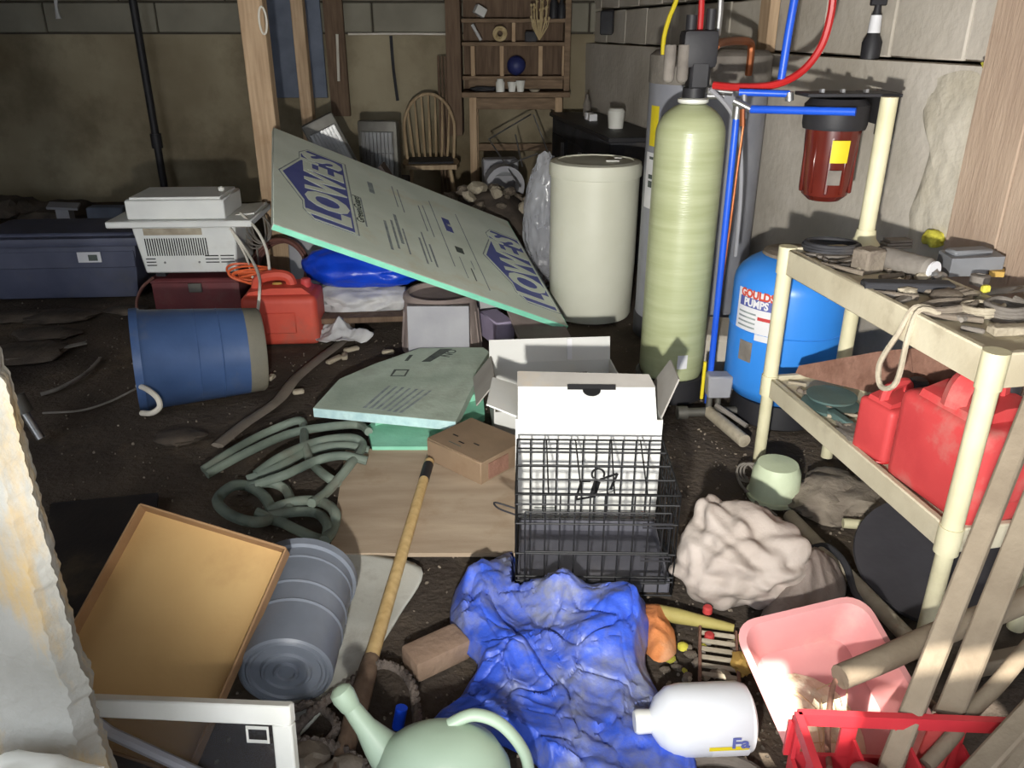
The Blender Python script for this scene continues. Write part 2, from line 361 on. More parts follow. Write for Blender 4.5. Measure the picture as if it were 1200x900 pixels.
# back wall: lower wall and a course of big blocks on top
m = MB(); m.box((-1.5, 7.75, 1.05), (7.2, 0.30, 2.25)); wb = struct('wall_back', m, 'mortar')
m = MB(); m.grid(lambda u, v: (-5.0 + 6.6 * u, 7.56 + 0.010 * noise.noise(Vector((u * 9, v * 4, 1))), -0.05 + 1.465 * v), 60, 16)
def panel(parent, mb, mt): return struct('concrete_panel', mb, mt, parent)
p = panel(wb, m, 'back_concrete')
x = -4.9
for i, L in enumerate([0.92, 0.95, 0.9, 0.94, 0.92, 0.93, 0.92]):
    m = MB(); m.box((x + L / 2, 7.60, 1.545), (L - 0.014, 0.07, 0.23), bevel=0.008); struct('concrete_block', m, 'back_block', wb)
    m = MB(); m.box((x + L / 2 - 0.3, 7.60, 1.80), (L - 0.014, 0.07, 0.25), bevel=0.008); struct('concrete_block', m, 'back_block', wb); x += L
# right wall: thick lower wall with a ledge, blocks set back above it
M_R = frame((wx(0), 0, 0), (-0.171, 1, 0), (-1, -0.171, 0))   # local x runs deep along the wall, local y towards the room
m = MB(); m.box((3.0, -0.30, 1.05), (11.0, 0.20, 2.3), M_R); wr = struct('wall_right', m, 'mortar')
m = MB()
m.grid(lambda u, v: (-2.0 + 10.0 * u, 0.006 * noise.noise(Vector((u * 40, v * 6, 2))), -0.05 + 1.395 * v), 120, 18, M_R)
m.box((3.0, -0.12, 1.33), (10.0, 0.22, 0.03), M_R, bevel=0.004)
struct('concrete_panel', m, 'wall_concrete', wr)
x = -1.9
for i in range(20):
    L = 0.50 if i % 5 else 0.42
    m = MB(); m.box((x + L / 2, -0.15, 1.472), (L - 0.010, 0.16, 0.235), M_R, bevel=0.006); struct('concrete_block', m, 'wall_concrete', wr)
    m = MB(); m.box((x + L / 2 + 0.2, -0.15, 1.715), (L - 0.010, 0.16, 0.215), M_R, bevel=0.006); struct('concrete_block', m, 'wall_concrete', wr); x += L
m = MB(); m.box((-4.85, 3.0, 1.05), (0.2, 10.0, 2.3)); struct('wall_left', m, 'back_concrete')
m = MB(); m.box((-1.2, 4.35, 2.24), (7.5, 7.0, 0.10))
struct('ceiling', m, 'ceiling_wood')
# rough plaster patch and broad plank on the right wall
def on_wall(px, py):     # point on the lower right wall seen in the photograph
    r = _ray(px, py); n = Vector((1, 0.171, 0)); t = (1.93) / r.dot(n); return Vector((0, 0, CAM_H)) + r * t
def wall_uv(px, py):
    q = M_R.inverted() @ on_wall(px, py); return q.x, q.z
m = MB(); poly = [wall_uv(*p) for p in [(1098, 92), (1082, 130), (1090, 175), (1075, 225), (1062, 262), (1070, 300), (1128, 300), (1140, 200), (1152, 92)]]
ca = (sum(p[0] for p in poly) / 9, sum(p[1] for p in poly) / 9)
mm = sheet(poly, lambda x, y, q: 0.001 + 0.010 * (1 - q ** 2) + 0.006 * noise.noise(Vector((x * 16, y * 16, 1))), 14, 6)
X = M_R @ Matrix(((1, 0, 0, 0), (0, 0, 1, 0), (0, 1, 0, 0), (0, 0, 0, 1)))
m.add(mm.v, mm.f, X); struct('trim_1', m, 'rough_plaster')
# near-left jamb of the opening
m = MB()
def jamb(u, v):
    z = 2.2 * v; x = -0.606 + 0.010 * noise.noise(Vector((z * 9, 0, 0))) + 0.005 * noise.noise(Vector((z * 31, 4, 0))) + 0.005 * noise.noise(Vector((z * 85, 7, 0)))
    path = [(-1.9, 0.86), (x - 0.020, 0.865), (x, 0.885), (x - 0.014, 0.92), (-1.9, 0.93)]
    a = u * 4; i = min(int(a), 3); t = a - i
    px = path[i][0] + (path[i + 1][0] - path[i][0]) * t; py = path[i][1] + (path[i + 1][1] - path[i][1]) * t
    return (px, py - 0.006 * noise.noise(Vector((px * 14, z * 14, 2))), z)
m.grid(jamb, 64, 420); wj = struct('wall_near', m, 'jamb_plaster')
# ============================================================ FAR END
m = MB(); a = D(152, -20, 7.35); b = D(183, 200, 7.35); b.x = a.x; b.z = 0.03
t = thing('drain_pipe', 'black iron drain pipe standing against the stained back wall', 'pipe', (a.x, 7.35, 0.0))
m.cyl((a.x, 7.35, 0), (a.x, 7.35, 2.18), 0.032); part('pipe', m, 'black_plastic', t, True)
m = MB(); m.cyl((a.x, 7.35, 0.50), (a.x, 7.35, 0.62), 0.046); part('coupling', m, 'black_plastic', t, True); m = MB(); m.cyl((a.x, 7.35, 0), (a.x, 7.35, 0.04), 0.06); part('floor_flange', m, 'black_plastic', t, True)
# support posts
def post(pxc, Y, w, d, label, mt='lumber', z0=0.0, z1=2.19):
    a = D(pxc, 60, Y); m = MB(); m.box((a.x, Y, (z0 + z1) / 2), (w, d, z1 - z0), bevel=0.004)
    return single('wooden_post', label, 'post', m, mt)
post(302, 4.86, 0.135, 0.09, 'thick pale wooden post beside the raised corner of the foam board')
post(354, 6.6, 0.09, 0.09, 'slim tan wooden post in front of a blue-grey panel')
a = D(388, 60, 7.2); m = MB(); m.box((a.x, 7.42, 1.46), (0.16, 0.05, 1.40), bevel=0.004)
single('hanging_board', 'reddish-brown board on the back wall between panel and block', 'board', m, 'old_wood')
m = MB(); a = D(311, 50, 7.45); b = D(377, 50, 7.45); m.box(((a.x + b.x) / 2, 7.51, 1.52), (b.x - a.x, 0.03, 1.23), bevel=0.004)
single('wall_panel', 'blue-grey rigid panel on the back wall behind the posts', 'panel', m, 'blue_grey')
m = MB(); c = D(308, 24, 4.80)
m.tube([(c.x + 0.02 * math.cos(i * 0.524), 4.80, c.z + 0.068 * math.sin(i * 0.524)) for i in range(12)], 0.006, 6, 2, True)
single('hanging_ring', 'white wire ring hung on the thick wooden post', 'ring', m, 'white_cord')
m = MB(); a = D(408, 40, 7.50); b = D(524, 40, 7.50); m.tube([a, (a + b) / 2 + Vector((0, 0, 0.003)), b], 0.009, 6, 4)
single('conduit', 'thin white conduit along the block joint on the back wall', 'conduit', m, 'white_cord')
m = MB(); a = D(395, 40, 7.385); b = D(397, 95, 7.385); m.tube([a, a.lerp(b, .5), b], 0.012, 6, 3); single('hanging_string', 'short white cord hanging at the edge of the brown board', 'string', m, 'white_cord')
m = MB(); a = D(458, 42, 7.48); b = D(461, 80, 7.5); c = D(466, 118, 7.5); m.tube([a, b, c], 0.014, 6, 4); single('hanging_cable', 'dark cable hanging down the back wall above the spindle chair', 'cable', m, 'dusty_black')
m = MB(); a = D(65, -10, 7.3); b = D(66, 8, 7.3); c = D(69, 22, 7.3); m.tube([a, b, c], [0.02, 0.012, 0.022], 6, 4); m.cyl(a, (a.x, a.y, 2.195), 0.004, n=6)
single('hanging_rag', 'small white rag strip dangling before the back wall', 'rag', m, 'grey_sheet')

# spindle-back chair
cx, cy = D(505, 190, 6.75).x, 6.75
t = thing('spindle_chair', 'bow-back wooden spindle chair facing the room from the back wall', 'chair', (cx, cy, 0), (0, 0, 6))
m = MB(); pr = [(-0.22, 0.17), (-0.23, -0.05), (-0.20, -0.20), (0.20, -0.20), (0.23, -0.05), (0.22, 0.17), (0.12, 0.215), (-0.12, 0.215)]
m.prism(pr, 0.435, 0.470); part('seat', m, 'chair_wood', t)
m = MB(); bow = [(-0.19, 0.17, 0.46)] + [(-0.205 * math.cos(R(a)), 0.20 + 0.07 * math.sin(R(a)), 0.70 + 0.27 * math.sin(R(a))) for a in range(0, 181, 20)] + [(0.19, 0.17, 0.46)]
m.tube(bow, 0.013, 8, 4); part('back_bow', m, 'chair_wood', t)
for i in range(7):
    x = -0.135 + 0.045 * i; q = math.sqrt(max(0, 1 - ((x * 1.25) / 0.205) ** 2))
    m = MB(); m.tube([(x, 0.185, 0.46), (x * 1.12, 0.21, 0.6), (x * 1.25, 0.20 + 0.07 * q, 0.70 + 0.27 * q)], [0.010, 0.012, 0.007], 6, 4); part('spindle', m, 'chair_wood', t)
for sx in (-1, 1):
    for sy in (-1, 1):
        m = MB(); m.tube([(sx * 0.15, sy * 0.13, 0.44), (sx * 0.175, sy * 0.155, 0.25), (sx * 0.20, sy * 0.18, 0.0)], [0.014, 0.019, 0.013], 8, 4); part('leg', m, 'chair_wood', t)
for sx in (-1, 1):
    m = MB(); m.cyl((sx * 0.185, -0.165, 0.17), (sx * 0.185, 0.165, 0.17), 0.010, n=8); part('stretcher', m, 'chair_wood', t)
m = MB(); m.cyl((-0.185, 0, 0.17), (0.185, 0, 0.17), 0.010, n=8); part('stretcher', m, 'chair_wood', t)
m = MB(); m.box((0, 0.02, 0.478), (0.36, 0.30, 0.015), bevel=0.006); part('seat_pad', m, 'dusty_black', t)

# workbench with hutch against the back wall
Y0 = 7.05; xl = D(541, 105, Y0).x; xr = D(668, 105, Y0).x; W = xr - xl; zt = D(600, 108, Y0).z
t = thing('workbench', 'brown wooden workbench with a tall open shelf hutch at the back wall', 'workbench', ((xl + xr) / 2, Y0, 0))
def P(name, c, d, mt='cabinet_wood'): m = MB(); m.box(c, d, bevel=0.003); return part(name, m, mt, t)
P('bench_top', (0, 0.20, zt - 0.02), (W, 0.46, 0.04))
for sx in (-1, 1):
    for y in (0.02, 0.36): P('leg', (sx * (W / 2 - 0.09), y, (zt - 0.04) / 2), (0.06, 0.05, zt - 0.04), 'lumber')
P('rail', (0, 0.02, zt - 0.09), (W - 0.2, 0.03, 0.09)); P('rail', (0, 0.36, 0.5), (W - 0.2, 0.03, 0.06))
P('hutch_side', (-W / 2 - 0.07, 0.30, 1.27), (0.12, 0.30, 1.30), 'old_wood'); P('hutch_side', (W / 2 - 0.02, 0.30, zt + 0.50), (0.05, 0.30, 1.0))
P('hutch_back', (0, 0.445, zt + 0.50), (W, 0.02, 1.0), 'old_wood')
zs = [zt + 0.10, D(600, 52, Y0).z, D(600, 24, Y0).z]
for k, z in enumerate(zs): P('shelf', (0, 0.30, z), (W, 0.28, 0.03))
P('shelf_lip', (0, 0.17, zt + 0.055), (W - 0.1, 0.02, 0.08))
for fx in (-0.40, -0.13, 0.23, 0.45): P('divider', (fx * W, 0.22, (zs[0] + zs[1]) / 2), (0.035, 0.10, zs[1] - zs[0] - 0.03), 'lumber')
P('divider', (-0.02 * W, 0.22, (zs[1] + zs[2]) / 2), (0.03, 0.10, zs[2] - zs[1] - 0.03), 'lumber')
bx0 = (xl + xr) / 2; by = Y0
def on_bench(px, name, label, cat, fn, mt, lvl, dy=0.12):
    z = [zt, zs[0] + 0.016, zs[1] + 0.016, zs[2] + 0.016][lvl]
    x = D(px, 60, by + dy).x; m = MB(); fn(m); return single(name, label, cat, m, mt, (x, by + dy, z))
on_bench(586, 'glass_jar', 'small pale jar with dark lid on the workbench top', 'jar', lambda m: m.lathe([(0, 0), (0.035, 0), (0.038, 0.07), (0.028, 0.085), (0.028, 0.10), (0, 0.10)], 14), 'white_plastic', 0, 0.05)
for px, h in ((600, 0.075), (610, 0.085)):
    on_bench(px, 'paper_cup', ('taller' if h > 0.08 else 'shorter') + ' white paper cup of the pair on the workbench top', 'cup', lambda m, h=h: m.lathe([(0, 0), (0.028, 0), (0.038, h), (0.034, h), (0.025, 0.006), (0, 0.006)], 14), 'white_plastic', 0, 0.06)
on_bench(565, 'tool_pouch', 'flat dark pouch lying on the workbench top', 'pouch', lambda m: m.blob((0, 0, 0.02), (0.11, 0.06, 0.022), 3, 0.3, 2, 3, flat=-0.018), 'dusty_black', 0, 0.08)
on_bench(627, 'saucer', 'small pale dish on the workbench top', 'dish', lambda m: m.lathe([(0, 0), (0.03, 0), (0.05, 0.02), (0.046, 0.02), (0.028, 0.005), (0, 0.005)], 16), 'dusty_light', 0, 0.05)
on_bench(605, 'blue_ball', 'dark blue ball in the middle bay of the hutch', 'ball', lambda m: m.blob((0, 0, 0.078), (0.078, 0.078, 0.078), 1, 0.03, 2, 3), 'blue_ball', 1, 0.24)
m = MB(); a = D(555, 36, by + 0.2); z2 = zs[1] + 0.016; m.cyl((a.x - 0.01, by + 0.2, z2 + 0.13), (a.x + 0.06, by + 0.18, z2 + 0.012), 0.013, n=10); single('paper_roll', 'pale paper roll leaning on the middle hutch shelf', 'roll', m, 'grey_sheet')
on_bench(586, 'rope_coil', 'tan coil of rope on the middle hutch shelf', 'rope', lambda m: [m.tube([(r * math.cos(R(a)), 0.02 * math.sin(R(a * 2)), 0.062 + r * math.sin(R(a))) for a in range(0, 360, 30)], 0.011, 6, 2, True) for r in (0.05, 0.032)], 'dried_flower', 2, 0.18)
on_bench(622, 'tin_box', 'dark small tin on the middle hutch shelf under dried flowers', 'tin', lambda m: m.box((0, 0, 0.04), (0.10, 0.08, 0.08), bevel=0.008), 'dusty_black', 2, 0.18)
on_bench(563, 'paper_box', 'crumpled white paper carton on the top hutch shelf', 'carton', lambda m: m.box((0, 0, 0.056), (0.09, 0.07, 0.07), bevel=0.004, rot=(0, 28, 20)), 'carton_white', 3, 0.2)
t2 = thing('dried_flowers', 'bunch of dried straw-coloured flowers hanging over the hutch', 'flowers', D(632, 47, by + 0.1))
rnd = random.Random(4)
for i in range(26):
    a = rnd.uniform(-1, 1); h = rnd.uniform(0.12, 0.34); m = MB(); e = Vector((a * 0.075, rnd.uniform(-.03, .03), h))
    m.tube([(0, 0, 0), e * 0.6 + Vector((a * 0.02, 0, 0)), e], 0.0035, 4, 2); m.blob(e, (0.012, 0.012, 0.014), i, 0.2, 2, 1); part('flower', m, 'dried_flower', t2)
for px, h in ((648, 0.20), (657, 0.16)):
    on_bench(px, 'dark_bottle', 'dark bottle on the top hutch shelf beside the dried flowers', 'bottle', lambda m, h=h: m.lathe([(0, 0), (0.034, 0), (0.034, h * 0.55), (0.014, h * 0.75), (0.014, h), (0, h)], 14), 'black_plastic', 3, 0.15)['group'] = 'dark bottles on the hutch'
# thin sticks leaning left of the hutch
for k in range(3):
    m = MB(); a = D(514 + 4 * k, 90, 7.2); b = D(516 + 4 * k, 150, 7.0); m.cyl((b.x, 7.0, 0.0), (a.x, 7.22, 1.25), 0.011, n=8)
    single('leaning_stick', 'thin dark stick leaning at the left side of the workbench', 'stick', m, 'old_wood', group='sticks leaning beside the workbench')

# corner bench in the dark, along the right wall
m = MB(); q = frame((wx(6.1), 6.1, 0), (-0.171, 1, 0), (-1, -0.171, 0))
t = thing('dark_cabinet', 'low dark cabinet against the right wall in the far corner', 'cabinet', q.translation + Vector((-0.2, 0, 0)))
m.box((0.10, 0.22, 0.40), (1.7, 0.36, 0.80), q, bevel=0.01); part('body', m, 'dusty_black', t, True)
m = MB(); m.box((0.10, 0.22, 0.815), (1.76, 0.40, 0.03), q, bevel=0.004); part('top', m, 'black_plastic', t, True)
for k in (-0.45, 0.1, 0.65):
    m = MB(); m.box((k, 0.405, 0.38), (0.48, 0.015, 0.6), q, bevel=0.004); d = part('door', m, 'dusty_black', t, True)
    m = MB(); m.box((k - 0.18, 0.42, 0.60), (0.02, 0.03, 0.10), q); part('handle', m, 'steel', d, True)
m = MB(); X = q @ TR((-0.25, 0.22, 0.83)); m.lathe([(0, 0), (0.05, 0), (0.06, 0.11), (0.045, 0.13), (0, 0.13)], 16, X); single('white_canister', 'white canister on the low dark cabinet by the wall', 'canister', m, 'white_plastic')
for k in range(2):
    m = MB(); m.box((0.25 + 0.1 * k, 0.25, 0.855), (0.05, 0.06, 0.05), q, bevel=0.004); single('small_carton', 'tiny white carton on the low dark cabinet', 'carton', m, 'white_label', group='tiny cartons on the dark cabinet')
m = MB(); X = q @ TR((0.62, 0.2, 0.83)); m.lathe([(0, 0), (0.03, 0), (0.03, 0.09), (0.012, 0.13), (0.012, 0.16), (0, 0.16)], 12, X); single('small_bottle', 'small grey bottle on the low dark cabinet', 'bottle', m, 'dusty_grey')
# box on the wall in the corner
a = on_wall(716, 26); m = MB(); m.box((a.x - 0.03, a.y, a.z), (0.10, 0.12, 0.17), bevel=0.01, rot=(8, 0, -10)); single('junction_box', 'dark metal junction box on the right wall near the corner', 'junction box', m, 'dusty_black')

# two heaters and a plank standing behind the foam board
def heater(name, label, loc, rot, w, h):
    t = thing(name, label, 'heater', loc, rot)
    m = MB(); m.box((0, 0.04, h / 2), (w, 0.09, h), bevel=0.02, seg=2); part('body', m, 'dull_metal', t)
    m = MB(); m.box((0, -0.012, h * 0.45), (w * 0.82, 0.012, h * 0.75), bevel=0.004); part('reflector', m, 'steel', t)
    for i in range(9): m = MB(); x = (-0.38 + 0.095 * i) * w; m.cyl((x, -0.028, h * 0.1), (x, -0.028, h * 0.82), 0.004, n=6); part('grille_bar', m, 'steel', t)
    for z in (0.1, 0.46, 0.82): m = MB(); m.cyl((-w * 0.4, -0.024, h * z), (w * 0.4, -0.024, h * z), 0.004, n=6); part('grille_bar', m, 'steel', t)
a = D(403, 175, 5.9); heater('space_heater', 'tilted metal heater with a bright grille behind the foam board', (a.x, 5.9, 0.50), (0, -24, 15), 0.24, 0.42)
a = D(441, 190, 6.2); heater('space_heater', 'upright metal heater with wire grille and reflector', (a.x + 0.02, 6.2, 0.42), (0, 0, -8), 0.30, 0.42)
for x, y, z, w in ((D(403, 175, 5.9).x, 5.93, 0.44, 0.24), (D(441, 190, 6.2).x + 0.04, 6.25, 0.42, 0.36)):
    m = MB(); m.box((x, y, z / 2), (w, 0.34, z), bevel=0.01); single('storage_crate', 'dark crate carrying the %s heater' % ('tilted' if z > 0.43 else 'upright'), 'crate', m, 'dusty_black')
m = MB(); a = D(462, 172, 6.0); b = D(490, 205, 5.6); m.box(((a.x + b.x) / 2, 5.8, 0.31), (0.025, 0.16, 0.66), bevel=0.003, rot=(0, -32, 0))
single('grey_plank', 'grey board leaning between heater and spindle chair', 'board', m, 'taupe')

# wire frame, grey box and roll beyond the rubble
m = MB(); q = [D(573, 163, 6.3), D(622, 134, 6.6), D(642, 178, 6.5)]; m.tube([q[0], q[1]], 0.006, 5, 1); m.tube([q[1] + Vector((0.02, 0, 0)), q[2]], 0.006, 5, 1)
e = D(610, 222, 5.7); e.z = 0.45; m.tube([q[0], e], 0.006, 5, 1); m.tube([D(604, 158, 6.3), D(612, 195, 6.1)], 0.006, 5, 1); m.tube([D(598, 192, 6.1), D(630, 180, 6.2)], 0.006, 5, 1)
m.tube([q[2], D(630, 200, 6.4)], 0.006, 5, 1)
single('bent_wire', 'bent thin wire frame sticking out of the rubble', 'wire', m, 'steel')
a = D(588, 215, 6.35); t = thing('grey_case', 'light grey square case standing behind the rubble pile', 'case', (a.x, 6.35, 0.0), (0, 0, 8))
m = MB(); m.box((0, 0.1, 0.27), (0.27, 0.16, 0.54), bevel=0.012); part('body', m, 'panel_grey', t)
m = MB(); m.box((0, 0.012, 0.46), (0.18, 0.01, 0.08), bevel=0.003); part('plate', m, 'grey_plastic', t)
m = MB(); X = TR((a.x + 0.02, 5.98, 0.42), (90, 25, 10)); m.lathe([(0.10, -0.07), (0.14, -0.07), (0.14, 0.07), (0.10, 0.07), (0.10, -0.07)], 22, X, 0, 200)
single('guard_arc', 'grey curved fender piece lying on the rubble before the grey case', 'fender', m, 'panel_grey')
# rubble pile
m = MB(); c = D(568, 250, 5.5); mm = sheet([(c.x - 0.42, 5.3), (c.x, 5.1), (c.x + 0.35, 5.15), (c.x + 0.45, 5.6), (c.x + 0.35, 6.05), (c.x - 0.2, 6.2), (c.x - 0.42, 5.9)],
    lambda x, y, r: 0.44 * (1 - r ** 2.6) + 0.02 * noise.noise(Vector((x * 9, y * 9, 1))), 12, 4)
single('rubble_mound', 'mound of dark earth under the rubble by the white tank', 'mound', mm, 'dark_stone')
rnd = random.Random(11)
put = []
rock = []
for k in range(6):
    m = MB(); m.blob((0, 0, 0), (1, 0.8, 0.55), k, 0.45, 1.5, 2); rock.append(mesh('rock', m, 'stone' if k % 3 else 'dusty_light', 30))
n = 0
for k in range(170):
    x = c.x + rnd.uniform(-0.34, 0.30); y = rnd.uniform(5.15, 5.85); r = math.hypot((x - c.x) / 0.5, (y - 5.6) / 0.5)
    if r > 1: continue
    s = rnd.uniform(0.032, 0.075); z = 0.44 * (1 - r ** 2.6) + s * 0.5
    if any((p[0] - x) ** 2 + (p[1] - y) ** 2 + (p[2] - z) ** 2 < (0.92 * (s + p[3])) ** 2 for p in put): continue
    put.append((x, y, z, s))
    o = bpy.data.objects.new('rubble_stone', rock[k % 6]); COL.objects.link(o)
    o.matrix_basis = TR((x, y, z), (rnd.uniform(-40, 40), rnd.uniform(-40, 40), rnd.uniform(0, 360))) @ Matrix.Diagonal((s, s, s, 1))
    tag(o, 'rough dusty stone in the rubble pile behind the foam board', 'stone', 'stones of the rubble pile')
# junk along the back wall at left
for px, py, Y, r, lab, mt in ((0, 236, 6.9, (0.30, 0.2, 0.12), 'dark earth heap at the far left foot of the back wall', 'dark_stone'), (78, 240, 6.7, (0.34, 0.22, 0.10), 'low dark earth heap behind the navy tote', 'dark_stone')):
    a = D(px, py, Y); m = MB(); m.blob((a.x, Y, 0.05), r, px, 0.4, 2, 3, flat=-0.05); single('earth_heap', lab, 'heap', m, mt)
m = MB(); a = D(75, 244, 6.3); m.box((a.x, 6.3, 0.20), (0.22, 0.12, 0.02), rot=(10, 5, 15), bevel=0.003); m.box((a.x, 6.3, 0.095), (0.1, 0.08, 0.19)); single('plastic_scrap', 'pale plastic scrap shining behind the navy tote', 'scrap', m, 'panel_grey')
m = MB(); a = D(125, 240, 6.2); m.box((a.x, 6.2, 0.11), (0.28, 0.12, 0.22), bevel=0.01); single('pale_slab', 'pale grey slab on edge behind the navy tote', 'slab', m, 'blue_grey')
# unseen boards added overhead to shape the sunlight: daylight comes in from the open back, sun only through the gaps
t = None
def cover(x0, x1, y0, y1):
    m = MB(); m.box(((x0 + x1) / 2, (y0 + y1) / 2, 2.33), (x1 - x0, y1 - y0, 0.03)); return m
msk = thing('sun_mask', 'unseen slotted boards added overhead to shape the sunlight', 'sun mask', (0, -0.6, 2.315))
for x0, x1, y0, y1 in ((-1.7, 2.0, -0.75, -0.23), (-1.7, 0.66, -0.23, 0.05), (0.79, 0.83, -0.23, 0.05), (0.83, 1.30, -0.035, 0.05), (0.83, 1.30, -0.23, -0.105), (1.30, 2.0, -0.23, 0.05), (-1.7, 2.0, 0.05, 0.86)):
    part('plank', cover(x0, x1, y0, y1), 'ceiling_wood', msk, True)
# ============================================================ TANKS AND PLUMBING
bt = Vector((0.436, 4.33, 0))
t = thing('brine_tank', 'white round water softener salt tank beside the tall green tank', 'tank', bt)
m = MB(); m.lathe([(0, 0), (0.215, 0), (0.225, 0.02), (0.232, 0.30), (0.232, 0.765), (0.228, 0.775), (0, 0.775)], 48); part('body', m, 'tank_white', t)
m = MB(); m.lathe([(0.234, 0.755), (0.241, 0.757), (0.243, 0.80), (0.236, 0.825), (0.20, 0.832), (0.198, 0.826), (0.02, 0.830), (0, 0.830)], 48); l = part('lid', m, 'tank_white', t)
m = MB(); m.box((0.08, -0.06, 0.834), (0.07, 0.02, 0.008), bevel=0.003); m.box((0.12, 0.05, 0.834), (0.04, 0.03, 0.008), bevel=0.003); part('lid_latch', m, 'white_plastic', l)
wh = Vector((0.915, 4.02, 0)); WR = 0.272
t = thing('water_heater', 'tall grey cylindrical water heater behind the pale green tank', 'water heater', wh)
m = MB(); m.lathe([(0, 0), (WR, 0), (WR, 1.235), (0, 1.235)], 48); part('jacket', m, 'heater_grey', t)
m = MB(); m.lathe([(WR + 0.002, 1.225), (WR + 0.004, 1.23), (WR + 0.004, 1.345), (WR - 0.02, 1.365), (0, 1.375)], 48); part('top_pan', m, 'dusty_grey', t)
m = MB(); m.lathe([(WR + 0.006, 0.0), (WR + 0.006, 0.10), (WR, 0.11)], 48); part('skirt', m, 'dusty_black', t)
cama = math.degrees(math.atan2(-wh.y, -wh.x))
def sticker(t, mt, rad, ang, half, z0, z1, base, name='sticker'):
    m = MB(); m.lathe([(rad + 0.0005, z0), (rad + 0.002, z0), (rad + 0.002, z1), (rad + 0.0005, z1)], 12, None, ang - half, ang + half); return part(name, m, mt, t)
sticker(t, 'yellow_label', WR, cama - 57, 7.5, 0.95, 1.13, wh, 'energy_label'); sticker(t, 'white_label', WR, cama - 57, 12, 0.66, 0.92, wh, 'data_label')
for z, h in ((0.89, 0.012), (0.80, 0.02), (0.76, 0.03)): sticker(t, 'print_dark', WR + 0.0016, cama - 55, 6, z, z + h, wh, 'print')
rt = Vector((0.685, 3.24, 0)); RR = 0.134
t = thing('resin_tank', 'tall pale green fibreglass softener tank with a black valve head', 'tank', rt)
m = MB(); pr = [(0, 0.03), (0.10, 0.035), (RR - 0.01, 0.09), (RR, 0.13)] + [(RR, 0.2 + 0.1 * i) for i in range(9)] + [(RR * math.cos(R(a)), 1.075 + 0.125 * math.sin(R(a))) for a in range(10, 75, 8)] + [(0.046, 1.20), (0.046, 1.215), (0, 1.215)]
m.lathe(pr, 48); part('body', m, 'tank_green', t)
m = MB(); m.lathe([(0, 0), (RR + 0.012, 0), (RR + 0.014, 0.10), (RR + 0.004, 0.105), (RR - 0.02, 0.09), (0, 0.03)], 40); part('boot', m, 'black_plastic', t)
ca = math.degrees(math.atan2(-rt.y, -rt.x)); sticker(t, 'white_label', RR, ca + 20, 9, 0.16, 0.22, rt, 'serial_label')
m = MB(); m.lathe([(0.050, 1.195), (0.058, 1.20), (0.058, 1.211), (0.046, 1.215)], 24); part('neck_ring', m, 'white_plastic', t)
m = MB(); m.lathe([(0, 1.21), (0.042, 1.21), (0.042, 1.25), (0.030, 1.255), (0, 1.255)], 20); m.box((0.01, 0, 1.295), (0.075, 0.09, 0.10), bevel=0.01); vb = part('valve_body', m, 'black_plastic', t)
m = MB(); m.box((0.005, 0.01, 1.385), (0.13, 0.11, 0.13), bevel=0.02, seg=2); m.cyl((-0.03, 0, 1.44), (-0.03, 0, 1.50), 0.02, n=12); m.cyl((0.04, 0, 1.44), (0.04, 0, 1.52), 0.018, n=12); part('valve_cover', m, 'black_plastic', t)
for k in (0, 1): m = MB(); m.cyl((-0.105 + 0.05 * k, -0.03, 1.285), (-0.105 + 0.05 * k, -0.03, 1.40), 0.022, n=14); m.blob((-0.105 + 0.05 * k, -0.03, 1.285), (0.022, 0.022, 0.018), 1, 0, 1, 2); part('valve_motor', m, 'dusty_grey', t)
m = MB(); m.box((0.06, -0.05, 1.245), (0.05, 0.03, 0.025), bevel=0.004); m.cyl((0.04, -0.05, 1.225), (0.10, -0.06, 1.225), 0.012, n=10); m.cyl((0.05, -0.05, 1.245), (0.13, -0.06, 1.238), 0.013, n=10); part('bypass', m, 'steel', t)
# supply pipes
def tubes(name, label, cat, mt, pts, r, k=6, n=8, group=None, closed=False):
    m = MB(); m.tube(pts, r, n, k, closed); return single(name, label, cat, m, mt, group=group)
t = thing('blue_pipe', 'bright blue water pipe rising from the floor valve to the filter line', 'pipe', G(829, 470, 0.12))
a = D(829, 472, 3.02); b = D(863, 136, 3.02); m = MB(); m.cyl(a, b, 0.0125, n=12); part('riser', m, 'pipe_blue', t, True)
m = MB(); c = D(880, 128, 2.98); d = D(1003, 131, 2.80); m.cyl(c, d, 0.0135, n=12); part('cross_pipe', m, 'pipe_blue', t, True)
m = MB(); m.cyl(D(866, 108, 3.02), D(925, 110, 2.98), 0.012, n=12); part('cross_pipe', m, 'pipe_blue', t, True)
m = MB(); m.cyl(b - Vector((0, 0, .01)), b + Vector((0, 0, 0.05)), 0.016, n=12); part('fitting', m, 'steel', t, True)
m = MB(); m.cyl(D(872, 108, 3.02), D(872, 140, 3.0), 0.013, n=10); part('fitting', m, 'steel', t, True)
m = MB(); m.cyl(D(860, 118, 3.0), c, 0.013, n=10); part('fitting', m, 'steel', t, True)
m = MB(); m.cyl(D(925, 108, 2.98), D(925, 118, 2.98), 0.015, n=10); part('fitting', m, 'steel', t, True)
m = MB(); m.cyl(D(870, 128, 2.97), D(870, 148, 2.96), 0.010, n=8); part('drain_nipple', m, 'copper', t, True)
a = D(933, -12, 3.05); b = D(915, 96, 3.05); tubes('blue_riser', 'blue pipe coming down from the ceiling over the filter', 'pipe', 'pipe_blue', [Vector((a.x + 0.05, 3.05, 2.19)), a, b], 0.014, 3, 12)
tubes('red_hose', 'red hose sweeping from the valve head up the wall', 'hose', 'pipe_red', [D(836, 100, 3.1), D(862, 102, 3.06), D(905, 100, 3.04), D(938, 85, 3.05), D(962, 55, 3.05), D(974, 15, 3.05), D(978, -30, 3.05)], 0.0135, 8)
